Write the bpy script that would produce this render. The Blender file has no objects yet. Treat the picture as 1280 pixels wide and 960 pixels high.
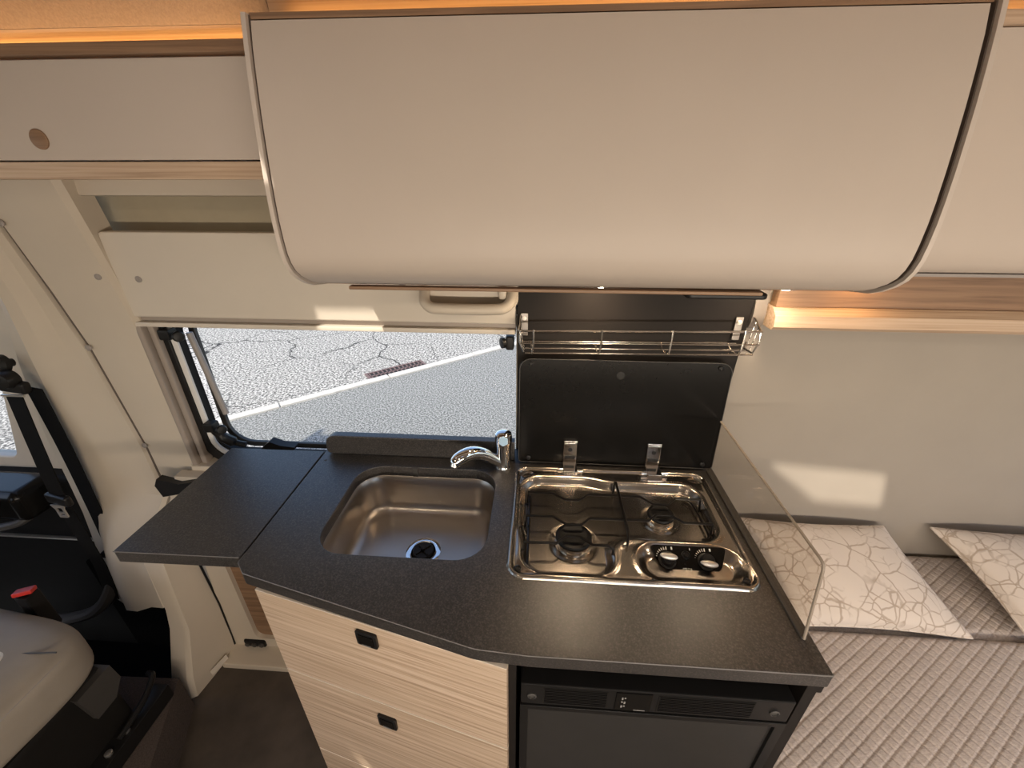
import bpy, bmesh, math, random
from mathutils import Matrix, Vector
random.seed(7)
SC = bpy.context.scene
C = SC.collection
R = math.radians

# ------------------------------------------------------------------ camera
cam_d = bpy.data.cameras.new('camera'); cam = bpy.data.objects.new('camera', cam_d); C.objects.link(cam)
cam_d.sensor_width = 36.0; cam_d.lens = 515.0 / 1280.0 * 36.0; cam_d.clip_start = 0.02; cam_d.clip_end = 400
cam.location = (0, 0, 1.555); cam.rotation_euler = (R(90 - 26.3), 0, R(3.7))
SC.camera = cam
# ------------------------------------------------------------------ sky, sun, exposure
SUN_EL = 50.0
SUN_DIR = Vector((0.37, 1.0, -math.tan(R(SUN_EL)) * math.hypot(0.37, 1.0))).normalized()
w = bpy.data.worlds.new('sky'); SC.world = w; w.use_nodes = True
nt = w.node_tree; bg = nt.nodes['Background']
sky = nt.nodes.new('ShaderNodeTexSky'); sky.sky_type = 'NISHITA'; sky.sun_disc = False
sky.sun_elevation = R(SUN_EL); sky.sun_rotation = math.atan2(-SUN_DIR.x, -SUN_DIR.y)
sky.air_density = 1.0; sky.dust_density = 2.0; sky.ozone_density = 1.0
nt.links.new(sky.outputs[0], bg.inputs[0]); bg.inputs[1].default_value = 0.42
sun_d = bpy.data.lights.new('sun', 'SUN'); sun_d.energy = 6.2; sun_d.color = (1.0, 0.90, 0.76); sun_d.angle = R(1.0)
sun = bpy.data.objects.new('sun', sun_d); C.objects.link(sun); sun.location = (-3, -6, 4)
sun.rotation_euler = SUN_DIR.to_track_quat('-Z', 'Y').to_euler()
SC.view_settings.view_transform = 'Standard'; SC.view_settings.look = 'None'
SC.view_settings.exposure = 0.0; SC.view_settings.gamma = 1.0; SC.view_settings.use_curve_mapping = False
CEIL_FILL_W, WALL_FILL_W = (0.3, 0.2, 1.2), 27.0
SC.cycles.max_bounces = 10; SC.cycles.transparent_max_bounces = 12; SC.cycles.sample_clamp_indirect = 6.0
SC.cycles.caustics_reflective = False; SC.cycles.caustics_refractive = False

# ------------------------------------------------------------------ materials
M = {}
def new_mat(name):
    m = bpy.data.materials.new(name); m.use_nodes = True; M[name] = m
    return m, m.node_tree, m.node_tree.nodes['Principled BSDF']
def coords(nt, scale=(1, 1, 1), kind='Object'):
    tc = nt.nodes.new('ShaderNodeTexCoord'); mp = nt.nodes.new('ShaderNodeMapping')
    mp.inputs['Scale'].default_value = scale
    nt.links.new(tc.outputs[kind], mp.inputs['Vector']); return mp.outputs['Vector']
def noise(nt, vec, scale, detail=4, rough=0.55, dist=0.0):
    n = nt.nodes.new('ShaderNodeTexNoise'); n.inputs['Scale'].default_value = scale
    n.inputs['Detail'].default_value = detail; n.inputs['Roughness'].default_value = rough; n.inputs['Distortion'].default_value = dist
    nt.links.new(vec, n.inputs['Vector']); return n.outputs['Fac']
def ramp(nt, fac, stops):
    r = nt.nodes.new('ShaderNodeValToRGB'); e = r.color_ramp.elements
    while len(e) < len(stops): e.new(0.5)
    for k, (p, c) in enumerate(stops): e[k].position = p; e[k].color = (*c, 1)
    nt.links.new(fac, r.inputs['Fac']); return r.outputs['Color']
def bump(nt, p, fac, strength, dist=0.001):
    b = nt.nodes.new('ShaderNodeBump'); b.inputs['Strength'].default_value = strength; b.inputs['Distance'].default_value = dist
    nt.links.new(fac, b.inputs['Height']); nt.links.new(b.outputs['Normal'], p.inputs['Normal'])
def mixc(nt, fac, a, b):
    m = nt.nodes.new('ShaderNodeMix'); m.data_type = 'RGBA'
    nt.links.new(fac, m.inputs[0])
    for sock, v in ((m.inputs[6], a), (m.inputs[7], b)):
        if isinstance(v, tuple): sock.default_value = (*v, 1)
        else: nt.links.new(v, sock)
    return m.outputs[2]
def plain(name, col, rough=0.5, metal=0.0, spec=0.5, var=0.06, scale=30, bmp=0.0, bscale=300, bdist=0.0005, coat=0.0):
    m, nt, p = new_mat(name)
    v = coords(nt)
    c0 = tuple(max(0, c * (1 - var)) for c in col); c1 = tuple(min(1, c * (1 + var)) for c in col)
    nt.links.new(ramp(nt, noise(nt, v, scale), [(0.3, c0), (0.7, c1)]), p.inputs['Base Color'])
    p.inputs['Roughness'].default_value = rough; p.inputs['Metallic'].default_value = metal
    p.inputs['Specular IOR Level'].default_value = spec; p.inputs['Coat Weight'].default_value = coat
    if bmp: bump(nt, p, noise(nt, v, bscale, 3), bmp, bdist)
    return m
def wood(name, dark, mid, light, rough=0.45, sc=(1.2, 40, 40), coat=0.0):
    m, nt, p = new_mat(name)
    v = coords(nt, sc)
    a = noise(nt, v, 2.0, 6, 0.65, 0.6); b = noise(nt, coords(nt, (sc[0] * 3, sc[1] * 4, sc[2] * 4)), 2.0, 3)
    c = ramp(nt, a, [(0.32, dark), (0.47, mid), (0.62, light)])
    c2 = mixc(nt, b, tuple(x * 0.92 for x in mid), c)
    mm = nt.nodes.new('ShaderNodeMix'); mm.data_type = 'RGBA'; mm.inputs[0].default_value = 0.75
    nt.links.new(c2, mm.inputs[6]); nt.links.new(c, mm.inputs[7])
    nt.links.new(mm.outputs[2], p.inputs['Base Color']); p.inputs['Roughness'].default_value = rough
    p.inputs['Coat Weight'].default_value = coat
    bump(nt, p, b, 0.12, 0.0004)
    return m

plain('greige', (0.52, 0.45, 0.39), 0.52, var=0.015, scale=8, bmp=0.08, bscale=900, bdist=0.0002)
plain('greige_edge', (0.56, 0.49, 0.43), 0.45, var=0.02)
plain('shadow_gap', (0.10, 0.075, 0.06), 0.6)
plain('wall_vinyl', (0.325, 0.287, 0.243), 0.5, var=0.03, scale=6, bmp=0.15, bscale=700, bdist=0.0003)
plain('cream', (0.57, 0.50, 0.41), 0.42, var=0.02, scale=8, bmp=0.12, bscale=1200, bdist=0.0002)
plain('cream_pale', (0.62, 0.56, 0.48), 0.4, var=0.02, scale=8, bmp=0.1, bscale=1200, bdist=0.0002)
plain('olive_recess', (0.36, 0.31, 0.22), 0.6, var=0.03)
plain('fabric_lining', (0.27, 0.21, 0.17), 0.95, var=0.12, scale=250, bmp=0.5, bscale=500, bdist=0.001)
plain('rail_greige', (0.33, 0.28, 0.24), 0.4, var=0.03)
wood('wood_light', (0.27, 0.185, 0.12), (0.49, 0.365, 0.26), (0.62, 0.49, 0.375), sc=(1.0, 75, 75))
wood('wood_warm', (0.32, 0.21, 0.135), (0.49, 0.35, 0.24), (0.58, 0.44, 0.32), 0.4, sc=(1.0, 70, 70))
wood('wood_brown', (0.15, 0.085, 0.048), (0.24, 0.14, 0.08), (0.31, 0.19, 0.11), 0.45)
plain('edge_band', (0.80, 0.70, 0.58), 0.4, var=0.02)
plain('black_plastic', (0.009, 0.0085, 0.0085), 0.4, spec=0.3, var=0.1)
plain('black_matt', (0.010, 0.009, 0.008), 0.5, spec=0.3, var=0.08)
plain('black_gloss', (0.006, 0.0055, 0.005), 0.22, spec=0.2, var=0.05)
plain('black_board', (0.012, 0.0098, 0.0088), 0.6, spec=0.2, var=0.06, bmp=0.1, bscale=500)
plain('fridge_door', (0.026, 0.0245, 0.0235), 0.4, spec=0.3, var=0.06)
plain('belt_fabric', (0.007, 0.0065, 0.0065), 0.8, spec=0.1, var=0.1, bmp=0.4, bscale=900)
plain('red_plastic', (0.55, 0.03, 0.02), 0.4, var=0.04)
plain('white_mark', (0.75, 0.73, 0.68), 0.5, var=0.02)
plain('grey_mark', (0.25, 0.24, 0.23), 0.5, var=0.02)
plain('bracket_grey', (0.17, 0.15, 0.135), 0.5, var=0.03)
plain('grey_plastic', (0.30, 0.27, 0.25), 0.45, var=0.03)
plain('dark_grey_plastic', (0.05, 0.046, 0.042), 0.5, var=0.05)
plain('chrome', (0.80, 0.78, 0.76), 0.06, 1.0, var=0.01)
plain('wire_chrome', (0.72, 0.68, 0.62), 0.18, 1.0, var=0.02)
plain('silver_paint', (0.55, 0.52, 0.48), 0.35, 0.8, var=0.02)
plain('bracket_metal', (0.30, 0.28, 0.26), 0.4, 0.7, var=0.03)
plain('aluminium', (0.55, 0.54, 0.53), 0.35, 0.9, var=0.03)
plain('white_plastic', (0.74, 0.72, 0.70), 0.35, var=0.02)
plain('mirror_blue_cap', (0.42, 0.62, 0.82), 0.25, 0.2, var=0.02)
plain('wire_black', (0.006, 0.005, 0.0045), 0.3, spec=0.3, var=0.1)
plain('burner_black', (0.0055, 0.005, 0.0048), 0.45, spec=0.18, var=0.08)
plain('leather', (0.31, 0.27, 0.22), 0.5, var=0.05, scale=14, bmp=0.35, bscale=420, bdist=0.0006)
plain('carpet', (0.075, 0.057, 0.050), 0.95, var=0.35, scale=260, bmp=0.8, bscale=600, bdist=0.002)
plain('vinyl_floor', (0.066, 0.052, 0.042), 0.6, var=0.3, scale=9, bmp=0.2, bscale=200)
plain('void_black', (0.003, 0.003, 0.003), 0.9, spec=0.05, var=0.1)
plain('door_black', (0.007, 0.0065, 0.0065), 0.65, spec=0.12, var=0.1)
plain('kerb_stone', (0.47, 0.455, 0.42), 0.9, var=0.12, scale=18, bmp=0.4, bscale=60, bdist=0.004)
plain('cast_iron', (0.13, 0.085, 0.078), 0.7, var=0.2)
plain('drain_pit', (0.01, 0.01, 0.01), 0.9)
plain('ceiling_fabric', (0.20, 0.17, 0.145), 0.9, var=0.05, scale=120)

def steel(name, col, rough, sc=(400, 6, 6)):
    m, nt, p = new_mat(name)
    p.inputs['Metallic'].default_value = 1.0; p.inputs['Base Color'].default_value = (*col, 1)
    f = noise(nt, coords(nt, sc), 1.0, 3)
    mr = nt.nodes.new('ShaderNodeMapRange'); mr.inputs[3].default_value = rough - 0.05; mr.inputs[4].default_value = rough + 0.07
    nt.links.new(f, mr.inputs[0]); nt.links.new(mr.outputs[0], p.inputs['Roughness'])
    
steel('steel_hob', (0.37, 0.33, 0.29), 0.22)
steel('steel_sink', (0.48, 0.44, 0.40), 0.33, (6, 300, 6))

def counter_mat():
    m, nt, p = new_mat('counter_stone')
    v = coords(nt)
    a = noise(nt, v, 300, 3, 0.75); b = noise(nt, v, 700, 2, 0.6); c = noise(nt, v, 9, 4)
    col = ramp(nt, a, [(0.36, (0.009, 0.0083, 0.0082)), (0.50, (0.026, 0.0238, 0.0228)), (0.66, (0.088, 0.079, 0.073))])
    col = mixc(nt, ramp(nt, c, [(0.35, (0, 0, 0)), (0.65, (0.30, 0.30, 0.30))]), col, (0.055, 0.047, 0.042))
    nt.links.new(col, p.inputs['Base Color'])
    mr = nt.nodes.new('ShaderNodeMapRange'); mr.inputs[3].default_value = 0.26; mr.inputs[4].default_value = 0.46
    nt.links.new(a, mr.inputs[0]); nt.links.new(mr.outputs[0], p.inputs['Roughness'])
    p.inputs['Specular IOR Level'].default_value = 0.75
    bump(nt, p, b, 0.35, 0.0006)
counter_mat()

def asphalt(name, dark, mid, light, crack=True, sc=70):
    m, nt, p = new_mat(name)
    v = coords(nt)
    a = noise(nt, v, sc, 2, 0.6); b = noise(nt, v, 1.6, 4)
    col = ramp(nt, a, [(0.40, dark), (0.5, mid), (0.60, light)])
    col = mixc(nt, ramp(nt, b, [(0.3, (0, 0, 0)), (0.75, (0.25, 0.25, 0.25))]), col, mid)
    if crack:
        n2 = nt.nodes.new('ShaderNodeTexNoise'); n2.inputs['Scale'].default_value = 2.5; n2.inputs['Detail'].default_value = 5
        nt.links.new(v, n2.inputs['Vector'])
        mx = nt.nodes.new('ShaderNodeMix'); mx.data_type = 'RGBA'; mx.blend_type = 'ADD'; mx.inputs[0].default_value = 0.35
        nt.links.new(v, mx.inputs[6]); nt.links.new(n2.outputs['Color'], mx.inputs[7])
        vo = nt.nodes.new('ShaderNodeTexVoronoi'); vo.feature = 'DISTANCE_TO_EDGE'; vo.inputs['Scale'].default_value = 0.95
        nt.links.new(mx.outputs[2], vo.inputs['Vector'])
        k = ramp(nt, vo.outputs['Distance'], [(0.004, (1, 1, 1)), (0.014, (0, 0, 0))])
        gate = ramp(nt, noise(nt, v, 0.7, 2), [(0.40, (0, 0, 0)), (0.55, (1, 1, 1))])
        mul = nt.nodes.new('ShaderNodeMix'); mul.data_type = 'RGBA'; mul.blend_type = 'MULTIPLY'; mul.inputs[0].default_value = 1
        nt.links.new(k, mul.inputs[6]); nt.links.new(gate, mul.inputs[7])
        col = mixc(nt, mul.outputs[2], col, tuple(x * 0.35 for x in dark))
    nt.links.new(col, p.inputs['Base Color']); p.inputs['Roughness'].default_value = 0.9
    bump(nt, p, a, 0.5, 0.006)
asphalt('asphalt_road', (0.038, 0.037, 0.034), (0.25, 0.242, 0.222), (0.53, 0.515, 0.475), sc=42)
asphalt('asphalt_pavement', (0.065, 0.067, 0.063), (0.185, 0.187, 0.177), (0.335, 0.336, 0.32), crack=False, sc=60)

def pillow_mat():
    m, nt, p = new_mat('pillow_fabric')
    v = coords(nt)
    n2 = nt.nodes.new('ShaderNodeTexNoise'); n2.inputs['Scale'].default_value = 14; n2.inputs['Detail'].default_value = 3
    nt.links.new(v, n2.inputs['Vector'])
    mx = nt.nodes.new('ShaderNodeMix'); mx.data_type = 'RGBA'; mx.blend_type = 'ADD'; mx.inputs[0].default_value = 0.025
    nt.links.new(v, mx.inputs[6]); nt.links.new(n2.outputs['Color'], mx.inputs[7])
    cols = []
    base = (0.62, 0.55, 0.49); line = (0.36, 0.29, 0.23)
    cur = base
    for sc, th, gsc, g0 in ((15, 0.028, 9, 0.30), (31, 0.05, 12, 0.44)):
        vo = nt.nodes.new('ShaderNodeTexVoronoi'); vo.feature = 'DISTANCE_TO_EDGE'; vo.inputs['Scale'].default_value = sc
        nt.links.new(mx.outputs[2], vo.inputs['Vector'])
        k = ramp(nt, vo.outputs['Distance'], [(th * 0.5, (1, 1, 1)), (th * 1.2, (0, 0, 0))])
        gate = ramp(nt, noise(nt, v, gsc, 3), [(g0, (0, 0, 0)), (g0 + 0.14, (0.85, 0.85, 0.85))])
        mul = nt.nodes.new('ShaderNodeMix'); mul.data_type = 'RGBA'; mul.blend_type = 'MULTIPLY'; mul.inputs[0].default_value = 1
        nt.links.new(k, mul.inputs[6]); nt.links.new(gate, mul.inputs[7])
        cur = mixc(nt, mul.outputs[2], cur, line)
    nt.links.new(cur, p.inputs['Base Color']); p.inputs['Roughness'].default_value = 0.85
    p.inputs['Sheen Weight'].default_value = 0.2
    bump(nt, p, noise(nt, v, 260, 2), 0.2, 0.0006)
pillow_mat()
def quilt_mat():
    m, nt, p = new_mat('quilt_fabric')
    v = coords(nt)
    a = noise(nt, v, 3.0, 3); b = noise(nt, coords(nt, (1, 2.2, 1)), 170, 3, 0.7)
    col = ramp(nt, b, [(0.3, (0.35, 0.30, 0.275)), (0.7, (0.54, 0.475, 0.44))])
    nt.links.new(col, p.inputs['Base Color']); p.inputs['Roughness'].default_value = 0.9
    p.inputs['Sheen Weight'].default_value = 0.25
    bump(nt, p, b, 0.5, 0.0015)
quilt_mat()
def glass_mat(name, tint, refl=0.08, rough=0.02):
    m, nt, p = new_mat(name)
    nt.nodes.remove(p)
    tr = nt.nodes.new('ShaderNodeBsdfTransparent'); tr.inputs[0].default_value = (*tint, 1)
    gl = nt.nodes.new('ShaderNodeBsdfGlossy'); gl.inputs['Roughness'].default_value = rough
    fr_ = nt.nodes.new('ShaderNodeFresnel'); fr_.inputs[0].default_value = 1.45
    ge = nt.nodes.new('ShaderNodeNewGeometry'); lw = nt.nodes.new('ShaderNodeMath'); lw.operation = 'MULTIPLY'
    inv = nt.nodes.new('ShaderNodeMath'); inv.operation = 'SUBTRACT'; inv.inputs[0].default_value = 1.0
    nt.links.new(ge.outputs['Backfacing'], inv.inputs[1]); nt.links.new(fr_.outputs[0], lw.inputs[0]); nt.links.new(inv.outputs[0], lw.inputs[1])
    mx = nt.nodes.new('ShaderNodeMixShader')
    nt.links.new(lw.outputs[0], mx.inputs[0]); nt.links.new(tr.outputs[0], mx.inputs[1]); nt.links.new(gl.outputs[0], mx.inputs[2])
    nt.links.new(mx.outputs[0], nt.nodes['Material Output'].inputs[0])
glass_mat('pane_glass', (0.92, 0.93, 0.93))
glass_mat('guard_glass', (0.90, 0.88, 0.85))
plain('glass_edge', (0.30, 0.25, 0.20), 0.25, var=0.03)
def emit(name, col, s):
    m, nt, p = new_mat(name)
    p.inputs['Base Color'].default_value = (*col, 1); p.inputs['Emission Color'].default_value = (*col, 1); p.inputs['Emission Strength'].default_value = s
emit('led_warm', (1.0, 0.52, 0.16), 13.0)
emit('fill_soft', (1.0, 0.82, 0.60), 8.0)
emit('led_white', (1.0, 0.82, 0.60), 60.0)

# ------------------------------------------------------------------ geometry helpers: each returns (verts, faces)
def from_bm(bm):
    bm.verts.index_update()
    g = ([v.co.copy() for v in bm.verts], [[v.index for v in f.verts] for f in bm.faces]); bm.free(); return g
def box(x0, x1, y0, y1, z0, z1, bev=0.0, seg=2):
    bm = bmesh.new(); bmesh.ops.create_cube(bm, size=1.0)
    bmesh.ops.scale(bm, vec=(x1 - x0, y1 - y0, z1 - z0), verts=bm.verts)
    bmesh.ops.translate(bm, vec=((x0 + x1) / 2, (y0 + y1) / 2, (z0 + z1) / 2), verts=bm.verts)
    if bev: bmesh.ops.bevel(bm, geom=bm.edges[:], offset=bev, segments=seg, profile=0.5, affect='EDGES')
    return from_bm(bm)
def xf(g, m): return ([m @ Vector(v) for v in g[0]], g[1])
def join(*gs):
    V, F = [], []
    for v, f in gs:
        o = len(V); V += list(v); F += [[i + o for i in q] for q in f]
    return V, F
def loft(rings, closed=True, cap0=True, cap1=True):
    n = len(rings[0]); V = [Vector(p) for r in rings for p in r]; F = []
    for i in range(len(rings) - 1):
        for j in range(n if closed else n - 1):
            k = (j + 1) % n
            F.append([i * n + j, i * n + k, (i + 1) * n + k, (i + 1) * n + j])
    if closed and cap0: F.append(list(range(n))[::-1])
    if closed and cap1: F.append([(len(rings) - 1) * n + j for j in range(n)])
    return V, F
def tube(path, r, n=8, closed=False):
    P = [Vector(p) for p in path]; rings = []; m = len(P)
    rr = r if isinstance(r, (list, tuple)) else [r] * m
    up = None
    for i in range(m):
        if closed: t = (P[(i + 1) % m] - P[i - 1])
        else: t = P[min(i + 1, m - 1)] - P[max(i - 1, 0)]
        t.normalize()
        if up is None: up = t.orthogonal().normalized()
        up = (up - t * up.dot(t)); up = up.normalized() if up.length > 1e-6 else t.orthogonal().normalized()
        b = t.cross(up)
        rings.append([P[i] + (up * math.cos(2 * math.pi * k / n) + b * math.sin(2 * math.pi * k / n)) * rr[i] for k in range(n)])
    if closed: rings.append(rings[0])
    return loft(rings, True, not closed, not closed)
def smooth_path(pts, n=6):
    P = [Vector(p) for p in pts]; out = []
    for i in range(len(P) - 1):
        p0, p1, p2, p3 = P[max(i - 1, 0)], P[i], P[i + 1], P[min(i + 2, len(P) - 1)]
        for k in range(n):
            t = k / n
            out.append(0.5 * ((2 * p1) + (p2 - p0) * t + (2 * p0 - 5 * p1 + 4 * p2 - p3) * t * t + (3 * p1 - p0 - 3 * p2 + p3) * t ** 3))
    out.append(P[-1]); return out
def lathe(prof, c=(0, 0, 0), n=32, cap=True):
    rings = [[(c[0] + r * math.cos(2 * math.pi * k / n), c[1] + r * math.sin(2 * math.pi * k / n), c[2] + z) for k in range(n)] for r, z in prof]
    return loft(rings, True, cap, cap)
def lathe_dir(prof, c, d, n=24):
    q = Vector((0, 0, 1)).rotation_difference(Vector(d)).to_matrix().to_4x4()
    return xf(lathe(prof, (0, 0, 0), n), Matrix.Translation(c) @ q)
def gridf(fn, nu, nv):
    V = [Vector(fn(i / nu, j / nv)) for j in range(nv + 1) for i in range(nu + 1)]
    F = [[j * (nu + 1) + i, j * (nu + 1) + i + 1, (j + 1) * (nu + 1) + i + 1, (j + 1) * (nu + 1) + i] for j in range(nv) for i in range(nu)]
    return V, F
def rrect(x0, x1, y0, y1, r, n=6):
    rs = r if isinstance(r, (list, tuple)) else (r,) * 4   # corners: bottom-left, bottom-right, top-right, top-left
    out = []
    for (cx, cy, a0, q) in ((x0, y0, 180, 0), (x1, y0, 270, 1), (x1, y1, 0, 2), (x0, y1, 90, 3)):
        rr = rs[q]; sx = 1 if cx == x0 else -1; sy = 1 if cy == y0 else -1
        if rr <= 0: out.append((cx, cy)); continue
        for k in range(n + 1):
            a = R(a0 + 90 * k / n); out.append((cx + sx * rr + rr * math.cos(a), cy + sy * rr + rr * math.sin(a)))
    return out
def round_poly(pts, radii, n=6):
    out = []; m = len(pts)
    for i in range(m):
        p = Vector(pts[i]); a = Vector(pts[i - 1]); b = Vector(pts[(i + 1) % m]); r = radii[i]
        if r <= 0: out.append(tuple(p)); continue
        u = (a - p).normalized(); v = (b - p).normalized(); ang = u.angle(v); t = r / math.tan(ang / 2)
        s = p + u * t; e = p + v * t
        for k in range(n + 1):
            q = k / n; out.append(tuple((1 - q) ** 2 * s + 2 * q * (1 - q) * p + q * q * e))
    return out
def plate(outer, holes=(), z0=0.0, z1=0.01, bev=0.0):
    cu = bpy.data.curves.new('tmp', 'CURVE'); cu.dimensions = '2D'; cu.fill_mode = 'BOTH'
    for poly in [outer] + list(holes):
        s = cu.splines.new('POLY'); s.points.add(len(poly) - 1); s.use_cyclic_u = True
        for q, p in zip(s.points, poly): q.co = (p[0], p[1], 0, 1)
    cu.extrude = (z1 - z0) / 2 - bev; cu.bevel_depth = bev; cu.bevel_resolution = 2; cu.offset = -bev
    o = bpy.data.objects.new('tmp', cu); C.objects.link(o)
    bpy.context.view_layer.update()
    me = bpy.data.meshes.new_from_object(o.evaluated_get(bpy.context.evaluated_depsgraph_get()))
    g = ([v.co + Vector((0, 0, (z0 + z1) / 2)) for v in me.vertices], [list(p.vertices) for p in me.polygons])
    bpy.data.objects.remove(o); bpy.data.curves.remove(cu); bpy.data.meshes.remove(me)
    return g
XZ = Matrix(((1, 0, 0, 0), (0, 0, 1, 0), (0, 1, 0, 0), (0, 0, 0, 1)))   # plate x,y,z -> world x,z(thickness as y),y
YZ = Matrix(((0, 0, 1, 0), (1, 0, 0, 0), (0, 1, 0, 0), (0, 0, 0, 1)))   # plate x,y,z -> world y,z ; thickness along x
def mesh_of(name, g, mat, ang=35, weld=True):
    me = bpy.data.meshes.new(name); me.from_pydata([tuple(v) for v in g[0]], [], g[1])
    bm = bmesh.new(); bm.from_mesh(me)
    if weld: bmesh.ops.remove_doubles(bm, verts=bm.verts, dist=1e-6)
    bmesh.ops.recalc_face_normals(bm, faces=bm.faces); bm.to_mesh(me); bm.free()
    me.polygons.foreach_set('use_smooth', [True] * len(me.polygons))
    me.set_sharp_from_angle(angle=R(ang)); me.materials.append(M[mat]); me.update(); return me
def thing(name, label, cat, loc, rz=0.0, group=None):
    o = bpy.data.objects.new(name, None); C.objects.link(o); o.empty_display_size = 0.05
    o.location = loc; o.rotation_euler = (0, 0, rz); o['label'] = label; o['category'] = cat
    if group: o['group'] = group
    return o
def wmat(o):
    m = Matrix.Translation(o.location) @ o.rotation_euler.to_matrix().to_4x4()
    return wmat(o.parent) @ m if o.parent else m
def tidy(o):      # keep large flat faces flat next to small bevels
    if len(o.data.polygons) < 20000:
        w_ = o.modifiers.new('flat_faces', 'WEIGHTED_NORMAL'); w_.keep_sharp = True; w_.weight = 80
def part(name, g, mat, parent, label=None, ang=35, local=False, kind=None):
    g = g if local else xf(g, wmat(parent).inverted())
    o = bpy.data.objects.new(name, mesh_of(name, g, mat, ang)); C.objects.link(o); o.parent = parent; tidy(o)
    if label: o['label'] = label
    if kind: o['kind'] = kind
    return o
def solo(name, g, mat, label=None, cat=None, group=None, kind=None, ang=35):
    xs = [v[0] for v in g[0]]; ys = [v[1] for v in g[0]]; zs = [v[2] for v in g[0]]
    c = Vector(((min(xs) + max(xs)) / 2, (min(ys) + max(ys)) / 2, min(zs)))
    o = bpy.data.objects.new(name, mesh_of(name, xf(g, Matrix.Translation(-c)), mat, ang)); C.objects.link(o); o.location = c; tidy(o)
    if label: o['label'] = label
    if cat: o['category'] = cat
    if group: o['group'] = group
    if kind: o['kind'] = kind
    return o
def struct(name, g, mat, label=None, cat=None, ang=35):
    return solo(name, g, mat, label, cat, kind='structure', ang=ang)
def copy_part(o, parent, loc=(0, 0, 0), rot=None):
    c = o.copy(); C.objects.link(c); c.parent = parent; c.location = loc
    if rot: c.rotation_euler = rot
    return c

# ================================================================== THE SHELL OF THE VAN
FL = struct('floor', box(-1.9, 2.32, -1.0, 0.86, -0.04, 0.0), 'vinyl_floor', 'dark brown vinyl floor beside the drawer cabinet', 'floor')
# ceiling; openings added and shaped so the sun throws its patches inside
sun_gap_a = round_poly([(0.285, 0.125), (0.64, 0.105), (0.64, -0.005), (0.45, 0.005)], [0.02] * 4)
sun_gap_b = [(-0.74, 0.33), (-0.500, 0.33), (-0.500, 0.405), (-0.70, 0.405)]
sun_gap_c = [(-0.878, -0.775), (-0.862, -0.78), (-0.828, -0.885), (-0.868, -0.885)]
struct('ceiling', plate([(-2.1, -1.0), (2.34, -1.0), (2.34, 0.86), (-2.1, 0.86)], [sun_gap_a, sun_gap_b, sun_gap_c], 1.92, 1.95), 'ceiling_fabric', 'lined van ceiling with gaps added for sun patches', 'ceiling')
# wall behind the photographer
struct('wall_front', xf(plate([(-2.75, -0.3), (2.34, -0.3), (2.34, 1.97), (-2.75, 1.97)], [rrect(-2.5, -1.6, 0.9, 1.5, 0.05), rrect(0.3, 1.3, 1.08, 1.45, 0.05)], 0.0, 0.02), Matrix.Translation((0, -0.99, 0)) @ XZ), 'wall_vinyl', 'van side wall behind the photographer', 'wall')
# rear end with two door windows
struct('wall_right', xf(plate([(-1.0, -0.3), (1.05, -0.3), (1.05, 1.97), (-1.0, 1.97)], [rrect(-0.85, -0.06, 0.85, 1.62, 0.06), rrect(0.06, 0.85, 0.85, 1.62, 0.06)], 0.0, 0.03), Matrix.Translation((2.30, 0, 0)) @ YZ), 'wall_vinyl', 'rear end wall of the van beyond the bed', 'wall')
# kitchen-side wall beside the bed: gently bowed
def wall_y(z): return 0.905 + 0.07 * max(0.0, min(1.0, (1.45 - z) / 0.95)) ** 0.8 if z < 1.45 else 0.905 - 0.05 * (z - 1.45) / 0.5
rows = [-0.3, 0.2, 0.4, 0.55, 0.7, 0.85, 1.0, 1.15, 1.3, 1.45, 1.6, 1.75, 1.95]
struct('wall_back', loft([[(0.466, wall_y(z), z), (2.34, wall_y(z), z), (2.34, wall_y(z) + 0.06, z), (0.466, wall_y(z) + 0.06, z)] for z in rows]), 'wall_vinyl', 'greige vinyl side wall behind the bed and pillows', 'wall')
# cab: roof edge, far wall with windscreen opening, driver side
struct('wall_left', xf(plate([(-1.0, -0.3), (1.2, -0.3), (1.2, 1.97), (-1.0, 1.97)], [rrect(-0.92, 1.0, 1.0, 1.75, 0.08)], 0.0, 0.04), Matrix.Translation((-2.75, 0, 0)) @ YZ), 'black_matt', 'front end of the cab around the windscreen opening', 'wall')
struct('trim_1', box(-2.75, -2.1, -1.0, 1.1, 1.92, 1.97), 'ceiling_fabric', 'cab roof lining', 'trim')

# ---- ceiling cove above the cupboards, with hidden warm light strips
cove = [(0.80, 1.775), (0.79, 1.80), (0.76, 1.83), (0.70, 1.87), (0.60, 1.91), (0.60, 1.925), (0.83, 1.925), (0.83, 1.775)]
struct('trim_2', loft([[(x, y, z) for y, z in cove] for x in (-2.0, -0.425)]), 'fabric_lining', 'soft lining of the cove above the left overhead cabinet', 'trim')
struct('trim_3', loft([[(x, y, z) for y, z in ((0.80, 1.70), (0.80, 1.7745), (0.83, 1.7745), (0.83, 1.70))] for x in (-2.0, -0.425)]), 'wood_warm', 'wooden batten lit orange above the left overhead cabinet', 'trim')
struct('trim_4', loft([[(x, y, z) for y, z in ((0.80, 1.70), (0.79, 1.80), (0.72, 1.88), (0.60, 1.915), (0.60, 1.925), (0.83, 1.925), (0.83, 1.70))] for x in (-0.423, 2.30)]), 'wood_warm', 'wooden cove lit orange above the large curved cupboard', 'trim')

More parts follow.
